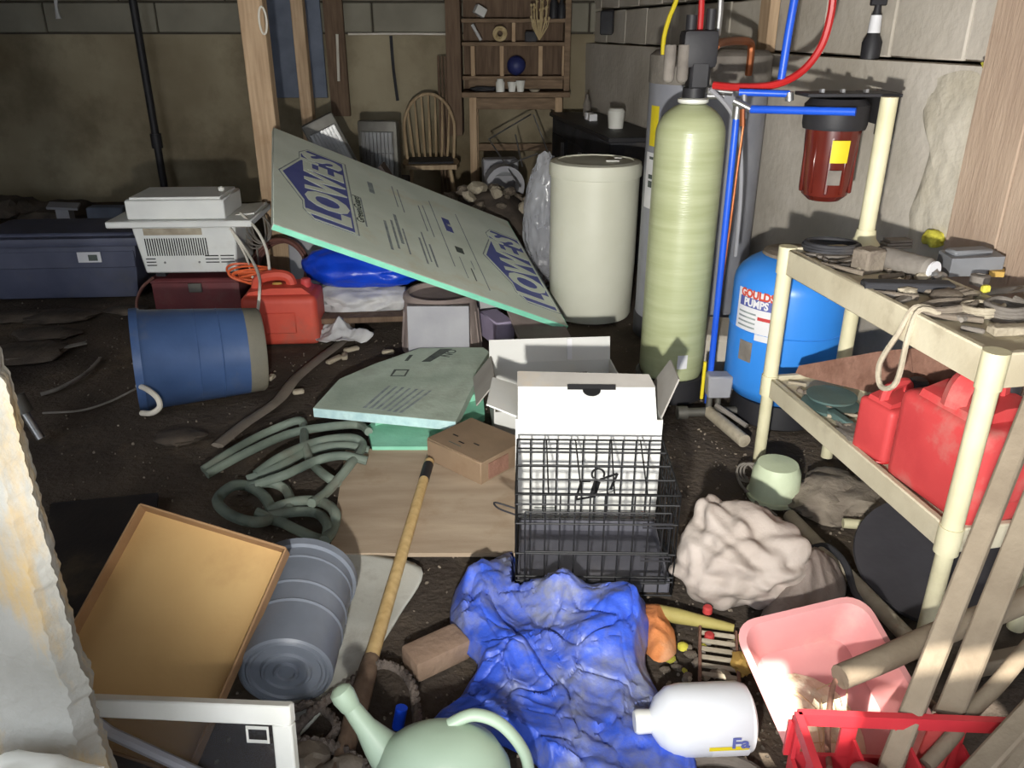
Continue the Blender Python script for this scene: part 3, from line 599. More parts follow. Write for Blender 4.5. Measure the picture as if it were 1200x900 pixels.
tubes('red_riser', 'short red pipe rising above the black valve head', 'pipe', 'pipe_red', [D(820, 40, 3.25), D(822, 12, 3.25), D(823, -30, 3.25)], 0.011)
tubes('yellow_wire', 'yellow cable curving down to the water heater top', 'cable', 'yellow_label', [D(777, 64, 3.9), D(778, 45, 3.9), D(784, 22, 3.9), D(794, -4, 3.9), D(800, -40, 3.9)], 0.010)
tubes('copper_pipe', 'copper elbow pipe from the valve head to the water heater', 'pipe', 'copper', [D(838, 55, 3.3), D(845, 50, 3.4), D(865, 48, 3.6), D(879, 50, 3.7), D(880, 62, 3.72), D(877, 88, 3.74)], 0.016)
tubes('chrome_pipe', 'thin chrome pipe standing above the valve head', 'pipe', 'steel', [D(841, 42, 3.3), D(844, 15, 3.3), D(846, -30, 3.3)], 0.011)
tubes('grey_tube', 'grey drain tube dropping beside the green tank', 'tube', 'panel_grey', [D(832, 104, 3.1), D(850, 122, 3.12), D(862, 142, 3.14), D(868, 170, 3.2), D(868, 230, 3.22), D(862, 300, 3.25)], 0.008)
tubes('orange_wire', 'copper-coloured wire running down beside the blue riser', 'wire', 'copper', [D(872, 142, 3.06), D(864, 200, 3.06), D(855, 270, 3.06), D(845, 340, 3.06), D(836, 410, 3.06)], 0.005)
# filter housing
fc = D(971, 190, 2.95); fx, fy = fc.x, fc.y
t = thing('water_filter', 'amber brown cartridge water filter under a black cap on its bracket', 'water filter', (fx, fy, 0.89))
m = MB(); m.lathe([(0, 0.0), (0.055, 0.0), (0.078, 0.02), (0.084, 0.06), (0.094, 0.255), (0, 0.255)], 36); bowl = part('bowl', m, 'amber', t)
for k in range(10):
    a = k * 36; m = MB(); m.box((0.086, 0, 0.13), (0.012, 0.012, 0.20), TR((0, 0, 0), (0, 0, a)), bevel=0.003); part('rib', m, 'amber', bowl)
m = MB(); m.lathe([(0, 0.245), (0.104, 0.245), (0.108, 0.26), (0.108, 0.325), (0.09, 0.345), (0, 0.345)], 36); part('cap', m, 'black_plastic', t)
m = MB(); m.box((0.03, 0.0, 0.358), (0.32, 0.14, 0.012), bevel=0.002); m.box((0.185, 0.02, 0.29), (0.012, 0.14, 0.15), bevel=0.002); m.box((0.19, 0.16, 0.30), (0.02, 0.30, 0.10)); part('bracket', m, 'black_plastic', t)
for x in (-0.07, 0.0, 0.08): m = MB(); m.cyl((x, -0.03, 0.362), (x, -0.03, 0.376), 0.010, n=6); part('bolt', m, 'steel', t)
ca = math.degrees(math.atan2(-fy, -fx)); m = MB(); m.lathe([(0.098, 0.14), (0.100, 0.14), (0.103, 0.215), (0.101, 0.215)], 8, None, ca + 2, ca + 36); part('label', m, 'yellow_label', t)
m = MB(); m.lathe([(0.096, 0.065), (0.098, 0.065), (0.100, 0.115), (0.098, 0.115)], 8, None, ca + 2, ca + 28); part('label', m, 'dusty_grey', t)
# stud and bottle on the ledge, broad plank at right
a = M_R.inverted() @ on_wall(892, 40); m = MB(); m.box((a.x, -0.03, 1.765), (0.11, 0.05, 0.83), M_R, bevel=0.004); single('wall_stud', 'pale upright stud standing on the concrete ledge', 'stud', m, 'lumber')
q = M_R.inverted() @ on_wall(1010, 72); t = thing('spray_bottle', 'black squirt bottle with white label on the concrete ledge', 'bottle', M_R @ Vector((q.x, -0.03, 1.346)))
m = MB(); m.lathe([(0, 0), (0.035, 0), (0.037, 0.06), (0.024, 0.085), (0.018, 0.16), (0, 0.16)], 16); part('body', m, 'black_plastic', t)
m = MB(); m.lathe([(0.0195, 0.09), (0.0235, 0.09), (0.0205, 0.155), (0.0185, 0.155)], 16); part('label', m, 'white_label', t)
m = MB(); m.lathe([(0, 0.16), (0.015, 0.16), (0.012, 0.19), (0, 0.19)], 12); m.box((0.0, 0, 0.20), (0.06, 0.022, 0.025), bevel=0.004); part('spray_head', m, 'black_plastic', t)
wa = wall_uv(1150, 130); wb2 = wall_uv(1230, 130)
xa = wall_uv(1148, 150)[0]; m = MB(); m.box((xa - 0.115, 0.022, 1.09), (0.225, 0.036, 2.18), M_R, bevel=0.004); single('wall_plank', 'broad tan plank standing against the right wall by the shelf', 'plank', m, 'wall_plank')
m = MB(); m.box((xa - 0.36, 0.03, 1.09), (0.24, 0.03, 2.18), M_R, bevel=0.004); single('wall_plank', 'second tan plank against the right wall, nearer the opening', 'plank', m, 'wall_plank')
for px, py, r, l in ((1101, 279, 0.036, 'yellow foam lump oozing from the wall behind the shelf'), (1166, 76, 0.018, 'little yellow foam blob at the edge of the broad plank')):
    a = on_wall(px, py); m = MB(); m.blob(a - Vector((0.02, 0, 0)), (r * 0.9, r * 1.2, r * 0.75), px, 0.35, 1.6, 3); single('foam_lump', l, 'foam', m, 'foam_yellow')
# blue pressure tank
pt = Vector((1.085, 3.02, 0)); PR = 0.222
t = thing('pressure_tank', 'bright blue steel pressure tank behind the cream shelf', 'tank', pt)
m = MB(); pr = [(0, 0.07), (0.12, 0.08), (0.19, 0.115), (PR, 0.17)] + [(PR, 0.25), (PR, 0.40), (PR, 0.56)] + [(PR * math.cos(R(a)), 0.56 + 0.13 * math.sin(R(a))) for a in range(12, 91, 13)]
m.lathe(pr, 56); part('body', m, 'tank_blue', t)
m = MB(); m.lathe([(PR - 0.002, 0.395), (PR + 0.004, 0.40), (PR - 0.002, 0.405)], 56); part('weld_seam', m, 'tank_blue', t)
m = MB(); m.lathe([(0, 0), (0.17, 0), (0.185, 0.01), (0.175, 0.10), (0.13, 0.09), (0, 0.06)], 40); part('base', m, 'black_plastic', t)
m = MB(); m.lathe([(0, 0.69), (0.10, 0.685), (0.13, 0.67), (0.125, 0.68), (0, 0.697)], 30); part('dusty_crown', m, 'dusty', t)
ca = math.degrees(math.atan2(-pt.y, -pt.x)); sa = ca - 34
sticker(t, 'white_label', PR, sa, 23, 0.40, 0.56, pt, 'label'); sticker(t, 'print_blue', PR + 0.0012, sa + 1, 20, 0.495, 0.532, pt, 'label_band'); sticker(t, 'can_red', PR + 0.0012, sa + 14, 9, 0.455, 0.468, pt, 'label_band'); sticker(t, 'white_label', PR + 0.0008, sa + 14, 10, 0.375, 0.47, pt, 'label')
sticker(t, 'dusty_grey', PR, sa - 5, 8, 0.28, 0.36, pt, 'data_plate')
def lab_text(body, z, size, mt, da=0, sx=1.0, bold=0.0012, lift=0.003):
    X = TR((0, 0, 0), (0, 0, sa + da + 90)) @ TR((0, -(PR + lift), z), (90, 0, 0)); m = MB(); m.text(body, size, X, 0.0004, sx, bold, bend=PR + lift); part('lettering', m, mt, t)
lab_text('GOULDS', 0.546, 0.042, 'can_orange', 1, 0.92, 0.002); lab_text('PUMPS', 0.513, 0.040, 'white_label', 1, 0.92, 0.0016, 0.0042)
for k in range(4): sticker(t, 'print_grey', PR + 0.0012, sa - 8, 11, 0.415 + 0.018 * k, 0.421 + 0.018 * k, pt, 'print_line')
# concrete footing between the tanks
m = MB(); a = G(835, 470); m.box((1.0, 3.52, 0.10), (0.30, 0.30, 0.20), bevel=0.02, rot=(0, 0, -10)); single('concrete_block', 'rough concrete block at the foot of the wall between the tanks', 'block', m, 'wall_concrete')
# floor valve group with switch box
b = D(838, 486, 2.98); t = thing('pressure_switch', 'grey pressure switch box on a brass valve tee at the floor', 'switch', (b.x, 2.98, 0))
m = MB(); m.box((0, 0, 0.145), (0.10, 0.07, 0.095), bevel=0.006, taper=0.92); part('switch_cover', m, 'panel_grey', t)
m = MB(); m.cyl((-0.03, 0, 0.03), (-0.03, 0, 0.10), 0.013, n=10); m.cyl((-0.16, -0.02, 0.03), (0.10, 0.0, 0.03), 0.018, n=12); m.cyl((-0.16, -0.02, 0.03), (-0.12, -0.017, 0.03), 0.027, n=12); m.cyl((0.0, -0.02, 0.05), (0.0, -0.02, 0.10), 0.011, n=10); part('tee', m, 'dull_metal', t)
m = MB(); m.cyl((-0.03, -0.01, 0.03), (0.05, -0.26, 0.026), 0.024, 0.026, n=14); part('outlet_pipe', m, 'dusty_light', t)
m = MB(); m.cyl((-0.01, -0.03, 0.07), (0.09, -0.14, 0.03), 0.010, n=8); m.cyl((0.10, 0, 0.03), (0.12, 0.0, 0.03), 0.015, n=10); part('conduit', m, 'dusty_grey', t)
m = MB(); m.cyl((-0.06, 0.01, 0.08), (-0.06, 0.01, 0.24), 0.007, n=8); part('yellow_lever', m, 'yellow_label', t)
t = thing('cable_coil', 'small loose grey cable coil on the dirt beside the pale green tub', 'cable', G(872, 562)); m = MB()
for k in range(3): m.tube([(0.030 * math.cos(i * 0.6) + 0.012 * k, 0.025 * math.sin(i * 0.6) - 0.006, 0.032 + 0.022 * math.sin(i * 0.6)) for i in range(11)], 0.004, 6, 3)
m.tube([(-0.03, 0, 0.03), (-0.03, -0.08, 0.02), (0.01, -0.16, 0.006), (0.04, -0.24, 0.006)], 0.005, 6, 4); part('cable', m, 'dusty_grey', t)

# ============================================================ CREAM SHELF
A0 = Vector((0.90, 2.60, 0)); A1 = Vector((1.065, 1.66, 0)); ax = (A1 - A0); LS = ax.length; DS = 0.27
SH = frame(A0, ax, (ax.y * -1, ax.x, 0))          # local x to the front end, local y away to the right
SH = frame(A0, ax, (0.985, 0.171, 0))
t = thing('plastic_shelf', 'cream plastic shelf unit holding dusty tools and red cans', 'shelf', A0, (0, 0, 0))
for z0, top in ((0.80, True), (0.345, False)):
    m = MB(); h = 0.085 if top else 0.07
    m.box((LS / 2, 0, z0 - h / 2), (LS - 0.05, 0.022, h), SH, bevel=0.004); part('long_rail', m, 'cream_shelf', t, True)
    m = MB(); m.box((LS / 2, DS, z0 - h / 2), (LS - 0.05, 0.022, h), SH, bevel=0.004); part('long_rail', m, 'cream_shelf', t, True)
    for x in (0, LS): m = MB(); m.box((x, DS / 2, z0 - h / 2), (0.022, DS - 0.05, h), SH, bevel=0.004); part('end_rail', m, 'cream_shelf', t, True)
    m = MB(); m.box((LS / 2, DS / 2, z0 - 0.022), (LS - 0.01, DS - 0.01, 0.014), SH); part('shelf_board', m, 'cream_shelf', t, True)
    for x in (0, LS):
        for y in (0, DS): m = MB(); m.cyl((x, y, z0 - h), (x, y, z0 + 0.004), 0.029, n=18, M=SH); part('socket', m, 'cream_pvc', t, True)
for x in (0, LS):
    for y in (0, DS):
        m = MB(); m.cyl((x, y, 0), (x, y, 0.34), 0.021, n=16, M=SH); part('leg', m, 'cream_pvc', t, True)
        m = MB(); m.cyl((x, y, 0.34), (x, y, 0.79), 0.025, n=16, M=SH); part('leg', m, 'cream_pvc', t, True)
m = MB(); m.cyl((0.0, DS, 0.79), (0.0, DS, 1.26), 0.026, n=18, M=SH); part('upper_post', m, 'cream_pvc', t, True)
m = MB(); m.lathe([(0.05, 0.0), (0.034, 0.02), (0.030, 0.05)], 18, SH @ TR((0, DS, 0.80))); part('collar', m, 'cream_pvc', t, True)
def on_shelf(px, py, z=0.785):
    return SH.inverted() @ G(px, py, z)
ZT = 0.7855; ZL = 0.331
def top_item(name, label, cat, mt, px, py, fn, rz=0, z=ZT, group=None, lift=0.0):
    g = G(px, py, z + lift); m = MB(); fn(m); return single(name, label, cat, m, mt, (g.x, g.y, z), (0, 0, rz), group)
def coilfn(rx, ry, n, r, seed=1, h=0.012):
    def f(m):
        rr = random.Random(seed); pts = []
        for i in range(n * 12): a = i * math.pi / 6; q = 1 + rr.uniform(-0.06, 0.06); pts.append((rx * q * math.cos(a), ry * q * math.sin(a), r + h * i / 12 * 0.7))
        m.tube(pts, r, 7, 3)
    return f
top_item('rubber_hose', 'black rubber hose ring on the shelf beside the tall post', 'hose', 'dusty_black', 975, 292, coilfn(0.085, 0.075, 3, 0.008), 0, lift=0.01)
top_item('dusty_block', 'dusty square block on the cream shelf', 'block', 'dusty', 1015, 318, lambda m: m.box((0, 0, 0.035), (0.075, 0.065, 0.07), bevel=0.006), 25)
t3 = thing('spray_can', 'dusty grey spray can lying on the shelf with a white bottom', 'can', G(1060, 322, ZT), (0, 0, -62)); m = MB()
X = TR((0, 0, 0.034), (0, 90, 0)); m.lathe([(0, -0.085), (0.033, -0.085), (0.033, 0.07), (0.02, 0.085), (0, 0.088)], 20, X); part('can_body', m, 'dusty_grey', t3)
m = MB(); m.lathe([(0, 0.0855), (0.028, 0.0855), (0.028, 0.092), (0, 0.092)], 20, X); part('can_base', m, 'white_label', t3)
top_item('long_case', 'long flat dark case overhanging the front rail of the shelf', 'case', 'dusty_black', 1062, 342, lambda m: m.box((0.0, 0, 0.016), (0.24, 0.05, 0.028), bevel=0.005), -4)
top_item('tool_case', 'grey wedge-shaped tool case on the shelf near the wall', 'case', 'grey_plastic', 1130, 318, lambda m: m.prism([(-0.09, -0.045), (0.08, -0.055), (0.11, 0.03), (-0.06, 0.05)], 0.0, 0.055) and m.box((0.0, 0.0, 0.0625), (0.13, 0.05, 0.015), bevel=0.005), 12)
top_item('cyan_ball', 'sky blue ball of string at the wall end of the shelf', 'ball', 'cyan', 1197, 306, lambda m: m.blob((0, 0, 0.038), (0.038, 0.038, 0.038), 2, 0.08, 3, 3))
top_item('green_stopper', 'small green plastic stopper on the shelf beside the blue ball', 'stopper', 'green_plastic', 1171, 306, lambda m: m.lathe([(0, 0), (0.014, 0), (0.012, 0.035), (0, 0.035)], 12))
top_item('ochre_tape', 'ochre piece of sandpaper folded on the shelf', 'sandpaper', 'ochre', 1166, 322, lambda m: m.prism([(-0.03, -0.02), (0.01, -0.028), (0.03, 0.01), (-0.01, 0.025)], 0, 0.016))
top_item('tape_measure', 'round steel tape measure on the shelf', 'tape measure', 'dusty_grey', 1147, 333, lambda m: m.lathe([(0, 0), (0.026, 0), (0.026, 0.026), (0.014, 0.028), (0.014, 0.02), (0, 0.02)], 18))
top_item('wire_bundle', 'pale tangle of wire loops on the near end of the shelf', 'wire', 'dusty_light', 1150, 366, coilfn(0.05, 0.04, 3, 0.006, 3), 20, lift=0.01)
top_item('cable_loops', 'tangle of grey cable loops on the near end of the shelf', 'cable', 'dusty_grey', 1178, 368, coilfn(0.055, 0.045, 4, 0.007, 8), 70, lift=0.01)
top_item('rubber_belt', 'dusty grey drive belt lying along the shelf edge', 'belt', 'dusty', 1110, 362, coilfn(0.09, 0.035, 2, 0.008, 5), 20, lift=0.01)
top_item('yellow_clip', 'small yellow clip among the wire loops on the shelf', 'clip', 'foam_yellow', 1152, 351, lambda m: m.box((0, 0, 0.03), (0.022, 0.018, 0.02), bevel=0.004), 10)
top_item('pry_bar', 'flat dusty pry bar on the shelf behind the wire loops', 'pry bar', 'dusty', 1150, 348, lambda m: m.tube([(-0.10, 0, 0.008), (0.0, 0.01, 0.008), (0.09, 0.0, 0.010), (0.12, -0.02, 0.03)], 0.009, 6, 4, flat=0.5), 12)
top_item('shim_stack', 'stack of thin grey shims on the shelf behind the dusty block', 'shims', 'dusty_grey', 1048, 290, lambda m: [m.box((0.004 * i, 0, 0.005 + 0.010 * i), (0.10 - 0.01 * i, 0.045, 0.008)) for i in range(3)], 8)
top_item('crumpled_foil', 'crumpled silver foil beside the spray can on the shelf', 'foil', 'steel', 1092, 330, lambda m: m.blob((0, 0, 0.018), (0.032, 0.022, 0.018), 6, 0.4, 2.5, 3, ridge=0.3), 10)
top_item('work_glove', 'stiff grey work glove on the shelf edge by the strap', 'glove', 'dusty', 1108, 352, lambda m: [m.blob((0, 0, 0.014), (0.05, 0.035, 0.014), 2, 0.2, 2, 3)] + [m.tube([(0.03, -0.024 + 0.016 * i, 0.014), (0.07, -0.03 + 0.02 * i, 0.016), (0.095, -0.032 + 0.021 * i, 0.010)], 0.009, 6, 3) for i in range(4)], 30)
top_item('pliers', 'dusty pliers with open handles on the shelf', 'pliers', 'dusty_grey', 1135, 376, lambda m: [m.tube([(s * 0.008, -0.035, 0.009), (0, 0, 0.009), (-s * 0.012, 0.04, 0.009), (-s * 0.010, 0.085, 0.009)], 0.007, 6, 4) for s in (-1, 1)], -70)
top_item('pipe_wrench', 'heavy dusty wrench along the wall side of the shelf', 'wrench', 'dusty_grey', 1180, 345, lambda m: [m.box((0, 0, 0.012), (0.17, 0.02, 0.016), bevel=0.004), m.prism([(0.08, -0.022), (0.13, -0.026), (0.12, -0.008), (0.098, 0.0), (0.125, 0.012), (0.12, 0.026), (0.085, 0.02)], 0.003, 0.022)], 15)
top_item('wood_offcut', 'dusty wood offcut at the near corner of the shelf', 'offcut', 'dusty_light', 1185, 392, lambda m: m.box((0, 0, 0.012), (0.11, 0.035, 0.022), bevel=0.004), 5)
rr = random.Random(21)
for k in range(42):
    x = rr.uniform(0.05, LS - 0.06); y = rr.uniform(0.04, DS - 0.05); g = SH @ Vector((x, y, ZT)); m = MB(); s = rr.uniform(0.012, 0.028)
    if k % 3 == 0: m.box((0, 0, 0.006), (s * 4, s, 0.012), bevel=0.003)
    elif k % 3 == 1: m.cyl((-s * 2.4, 0, 0.008), (s * 2.4, 0, 0.008), 0.008, n=8)
    else: m.blob((0, 0, s * 0.5), (s, s * 0.8, s * 0.55), k, 0.4, 2, 2, flat=-s * 0.45)
    kind = ['metal offcut', 'bolt', 'stone chip'][k % 3]
    single(['metal_offcut', 'long_bolt', 'stone_chip'][k % 3], 'dusty %s scattered on the top of the cream shelf' % kind, kind.split()[-1], m, ['dusty_grey', 'dusty', 'dusty_light'][k % 3], g, (0, 0, rr.uniform(0, 180)), 'scattered %ss on the shelf top' % kind)
# cable loop hanging over the rail
g0 = G(1072, 362, 0.805); m = MB(); q = SH.inverted() @ g0
pts = [SH @ Vector(p) for p in ((q.x + 0.01, 0.06, 0.800), (q.x, 0.0, 0.808), (q.x - 0.012, -0.02, 0.74), (q.x - 0.05, -0.03, 0.64), (q.x - 0.02, -0.035, 0.585), (q.x + 0.03, -0.03, 0.62), (q.x + 0.025, -0.02, 0.74), (q.x + 0.02, 0.0, 0.808), (q.x + 0.03, 0.05, 0.800))]
m.tube(pts, 0.0075, 7, 6); single('hanging_strap', 'pale grey strap looped over the shelf rail', 'strap', m, 'dusty_light')
# lower shelf
def low_item(name, label, cat, mt, x, y, fn, rz=0, z=ZL, group=None):
    g = SH @ Vector((x, y, z)); m = MB(); fn(m); return single(name, label, cat, m, mt, g, (0, 0, rz), group)
def blade(px, py, Y): return D(px, py, Y)
t4 = thing('hand_saw', 'long rusty tapered saw blade propped across the lower shelf', 'saw', SH @ Vector((0.1, 0.05, ZL)))
p0 = SH @ Vector((0.03, 0.075, ZL + 0.045)); p1 = SH @ Vector((0.55, 0.235, ZL + 0.29)); X = frame(p0, p1 - p0, (0, 0.2, 1)); L = (p1 - p0).length
m = MB(); m.prism([(0, -0.012), (0.05, -0.03), (L * 0.6, -0.105), (L, -0.135), (L, 0.03), (L * 0.6, 0.032), (0.02, 0.012)], -0.003, 0.003, X); part('blade', m, 'rust', t4, True)
m = MB(); m.box((L - 0.06, -0.04, 0), (0.14, 0.15, 0.022), X, bevel=0.006); part('handle', m, 'rust', t4, True)
low_item('plastic_reel', 'dark teal plastic reel half on the lower shelf', 'reel', 'teal', 0.24, 0.09, lambda m: m.lathe([(0, 0), (0.085, 0), (0.09, 0.012), (0.03, 0.016), (0.03, 0.03), (0.075, 0.034), (0.078, 0.042), (0, 0.044)], 28))
low_item('teal_bar', 'teal plastic bar beside the reel on the lower shelf', 'bar', 'teal', 0.35, 0.06, lambda m: m.box((0, 0, 0.012), (0.10, 0.03, 0.022), bevel=0.004), -75)
rr = random.Random(5)
for k in range(12):
    x = rr.uniform(0.06, 0.5); y = rr.uniform(0.04, 0.16); s = rr.uniform(0.012, 0.022); kind = k % 2
    low_item(['twig', 'stone_chip'][kind], ['broken pale twig among debris on the lower shelf', 'crumbled stone chip among debris on the lower shelf'][kind], ['twig', 'chip'][kind], ['dusty_light', 'dusty'][kind], x, y,
        (lambda m, s=s: m.cyl((-s * 2, 0, 0.007), (s * 2, 0, 0.009), 0.006, n=6)) if not kind else (lambda m, s=s, k=k: m.blob((0, 0, s * 0.5), (s, s * 0.8, s * 0.6), k, 0.4, 2, 2, flat=-s * 0.45)), rr.uniform(0, 180), group='debris on the lower shelf')
low_item('test_lead', 'thin red wire lead curled on the lower shelf', 'wire', 'pipe_red', 0.60, 0.05, coilfn(0.05, 0.03, 1, 0.004, 2), 0)
low_item('grey_rag', 'crumpled grey rag on the lower shelf before the red cans', 'rag', 'dusty_grey', 0.48, 0.06, lambda m: m.blob((0, 0, 0.008), (0.11, 0.05, 0.012), 9, 0.3, 3, 4, ridge=0.3, flat=-0.008), -80)
def gas_can(name, label, loc, rot, w, d, h, mt, spout='black_plastic', group=None):
    t = thing(name, label, 'fuel can', loc, rot, group)
    m = MB(); m.box((0, 0, h * 0.42), (w, d, h * 0.84), bevel=min(w, d) * 0.14, seg=3)
    part('body', m, mt, t)
    m = MB(); m.prism([(-w * 0.46, 0), (-w * 0.40, h * 0.10), (-w * 0.1, h * 0.16), (w * 0.30, h * 0.16), (w * 0.46, 0)], -d * 0.32, d * 0.32, TR((0, 0, h * 0.79), (90, 0, 0))); part('shoulder', m, mt, t)
    m = MB(); m.tube([(-w * 0.34, 0, h * 0.86), (-w * 0.28, 0, h * 1.04), (-w * 0.05, 0, h * 1.10), (w * 0.10, 0, h * 1.06), (w * 0.14, 0, h * 0.92)], d * 0.11, 8, 5); part('handle', m, mt, t)
    m = MB(); m.lathe([(0, 0), (0.026, 0), (0.026, 0.035), (0.02, 0.042), (0, 0.042)], 16, TR((w * 0.33, 0, h * 0.90))); part('cap', m, spout, t)
    m = MB(); m.box((0, -d * 0.505, h * 0.40), (w * 0.42, 0.012, h * 0.36), bevel=0.005); part('side_rib', m, mt, t)
    return t
g = SH @ Vector((0.555, 0.095, ZL)); sa2 = math.degrees(math.atan2(ax.y, ax.x))
gas_can('fuel_can', 'small red plastic fuel can with moulded handle on the lower shelf', g, (0, 0, sa2 + 100), 0.17, 0.13, 0.20, 'can_red')
g = SH @ Vector((0.80, 0.135, ZL)); gas_can('fuel_can', 'large red plastic fuel can behind the front shelf post', g, (0, 0, sa2 + 95), 0.235, 0.30, 0.31, 'can_red')
# big black disc leaning against the shelf
c = Vector((1.115, 1.80, 0.225)); t = thing('black_disc', 'large black plastic disc with a hole leaning under the shelf', 'disc', (1.19, 1.885, 0.0))
c = Vector((1.19, 1.885, 0.090)); n_ = Vector((-0.15, -0.33, 0.93)).normalized(); rad = 0.215
X = Matrix.Translation(c) @ n_.to_track_quat('Z', 'Y').to_matrix().to_4x4()
m = MB(); m.lathe([(0, -0.008), (rad, -0.008), (rad + 0.003, 0), (rad, 0.008), (0, 0.008)], 72, X); part('disc', m, 'disc_grey', t, True)
hole = MB(); hl = X.inverted() @ G(1110, 630, 0.11); hole.lathe([(0, 0.0085), (0.018, 0.0085), (0.018, 0.010), (0, 0.010)], 18, X @ TR((hl.x, hl.y, 0))); part('hole', hole, 'slot_black', t, True); hole = MB(); hole.lathe([(0.018, 0.0085), (0.024, 0.0085), (0.022, 0.011), (0.018, 0.011)], 18, X @ TR((hl.x, hl.y, 0))); part('hole_rim', hole, 'dusty_grey', t, True)
# ============================================================ FOAM BOARDS
e1 = Vector((0.863, 0.294, -0.411)); e2 = Vector((-0.234, 0.953, 0.1915))
FB = frame((-0.998, 3.373, 0.708), e1, e2); LB, WB, TB = 1.48, 1.32, 0.028
t = thing('foam_board', 'large green foam insulation board with blue print, one end raised', 'foam board', (0.2, 4.2, 0.06))
m = MB(); m.box((LB / 2, WB / 2, -TB / 2), (LB, WB, TB), FB, bevel=0.002); part('panel', m, 'foam_green', t, True)
m = MB(); m.box((LB / 2, -0.0015, -TB / 2), (LB - 0.004, 0.004, TB - 0.003), FB); part('cut_edge', m, 'foam_edge', t, True)
m = MB(); m.box((LB + 0.0015, WB / 2, -TB / 2), (0.004, WB - 0.01, TB - 0.003), FB); part('cut_edge', m, 'foam_edge', t, True)
def logo(s0, sw, t0, tw):        # s along the long edge, t across; the gable points to the raised end
    peak = s0; eave = s0 + sw * 0.30; low = s0 + sw; mid = t0 + tw / 2
    def pol(g, mt, z):
        P = [(peak - g, mid), (eave - g * 0.5, t0 + tw * 0.20 - g), (eave - g * .5, t0 + tw * 0.10 - g), (eave + sw * 0.12, t0 - g), (low + g, t0 - g), (low + g, t0 + tw + g), (eave + sw * 0.12, t0 + tw + g), (eave - g * .5, t0 + tw * 0.90 + g), (eave - g * .5, t0 + tw * 0.80 + g)]
        m = MB(); m.prism(P, z - 0.001, z, FB); part('print', m, mt, t, True)
    pol(0.022, 'print_grey', 0.0012); pol(0.014, 'foam_green', 0.0018); pol(0.0, 'print_blue', 0.0024)
    X = FB @ frame((s0 + sw * 0.68, mid, 0.0028), (0, 1, 0), (-1, 0, 0)); m = MB(); m.text("LOWE'S", 0.285, X, 0.0004, tw / 0.985 * 0.92, 0.012)
    part('lettering', m, 'foam_green', t, True)
logo(0.045, 0.335, 0.22, 0.92); logo(1.15, 0.31, 0.14, 0.86)
def line(s, t0, t1, w, mt='print_dark'): m = MB(); m.box((s, (t0 + t1) / 2, 0.001), (w, t1 - t0, 0.001), FB); part('print', m, mt, t, True)
X = FB @ frame((0.425, 0.55, 0.0015), (0, 1, 0), (-1, 0, 0)); m = MB(); m.text('GreenGuard', 0.055, X, 0.0003, 1.2, 0.001); part('lettering', m, 'print_dark', t, True)
rr = random.Random(3)
for s, a, b, w in ((0.45, .35, .72, .008), (0.53, .86, 1.02, .03), (0.56, .18, .52, .014), (0.60, .22, .56, .012), (0.63, .30, .66, .016), (0.655, .2, .5, .008), (0.67, .8, 1.1, .006), (0.70, .75, 1.08, .006), (0.74, .16, .46, .010), (0.765, .2, .55, .008), (0.79, .16, .42, .010), (0.81, .6, .95, .006), (0.84, .55, .98, .006), (0.90, .25, 1.1, .005), (1.06, .1, 1.05, .005), (0.955, .16, .40, .004), (1.02, .30, .40, .004)): line(s, a, b, w, 'print_grey')
line(0.965, .72, .90, 0.045, 'print_blue'); line(0.975, .80, .83, 0.03, 'foam_green'); line(0.975, .46, .53, 0.045); line(1.0, .16, .30, 0.006)
# smaller board with sheets of green foam under it
q = [G(*p, 0.105) for p in ((367, 478), (398, 444), (440, 426), (492, 408), (566, 407), (578, 416), (560, 440), (534, 494))]
t = thing('foam_board', 'dusty grey-green foam board offcut lying on the green foam sheets', 'foam board', (-0.4, 3.1, 0.06))
m = MB(); m.prism([(p.x, p.y) for p in q], 0.066, 0.105); part('panel', m, 'foam_pale', t, True)
a, b = q[0], q[-1]; X = frame((a.x, a.y, 0.066), (b.x - a.x, b.y - a.y, 0), (0, 0, 1)); Ln = (Vector((b.x, b.y)) - Vector((a.x, a.y))).length
m = MB(); m.box((Ln / 2, 0.0195, 0.0), (Ln, 0.037, 0.005), X, bevel=0.001); part('cut_edge', m, 'foam_cut', t, True)
def gl(pts, z, mt, zz=0.001):
    m = MB(); Q = [G(*p, z) for p in pts]; m.prism([(p.x, p.y) for p in Q], z - 0.0004, z + zz); part('print', m, mt, t, True)
gl([(494, 424), (516, 409), (530, 409), (504, 424)], 0.105, 'print_dark'); gl([(474, 423), (480, 416), (484, 416), (478, 423)], 0.105, 'print_dark')
gl([(457, 441), (475, 441), (480, 433), (462, 433)], 0.105, 'print_dark'); gl([(460, 440), (473.5, 440), (477, 434.5), (464.5, 434.5)], 0.105, 'foam_pale', 0.0016)
for k in range(7): gl([(425 + 7 * k, 478 + k), (455 + 8 * k, 452 + k), (458 + 8 * k, 452 + k), (429 + 7 * k, 478 + k)], 0.105, 'print_grey')
X = frame(G(527, 414, 0.1058), (0.4, 1, 0), (-1, 0.4, 0)); m = MB(); m.text('NO', 0.06, X, 0.0003, 1, 0.001); part('lettering', m, 'print_dark', t, True)
m = MB(); q = [G(*p, 0.03) for p in ((440, 500), (560, 470), (572, 432), (560, 425), (470, 450))]; m.prism([(p.x, p.y) for p in q], 0.034, 0.064); single('foam_sheet', 'bright green foam sheet right under the dusty foam board', 'foam sheet', m, 'foam_bright')
m = MB(); q = [G(*p, 0.03) for p in ((436, 524), (506, 524), (568, 486), (566, 462), (470, 470), (430, 500))]; m.prism([(p.x, p.y) for p in q], 0.003, 0.032); single('foam_sheet', 'lowest bright green foam sheet lying on the dirt', 'foam sheet', m, 'foam_bright')

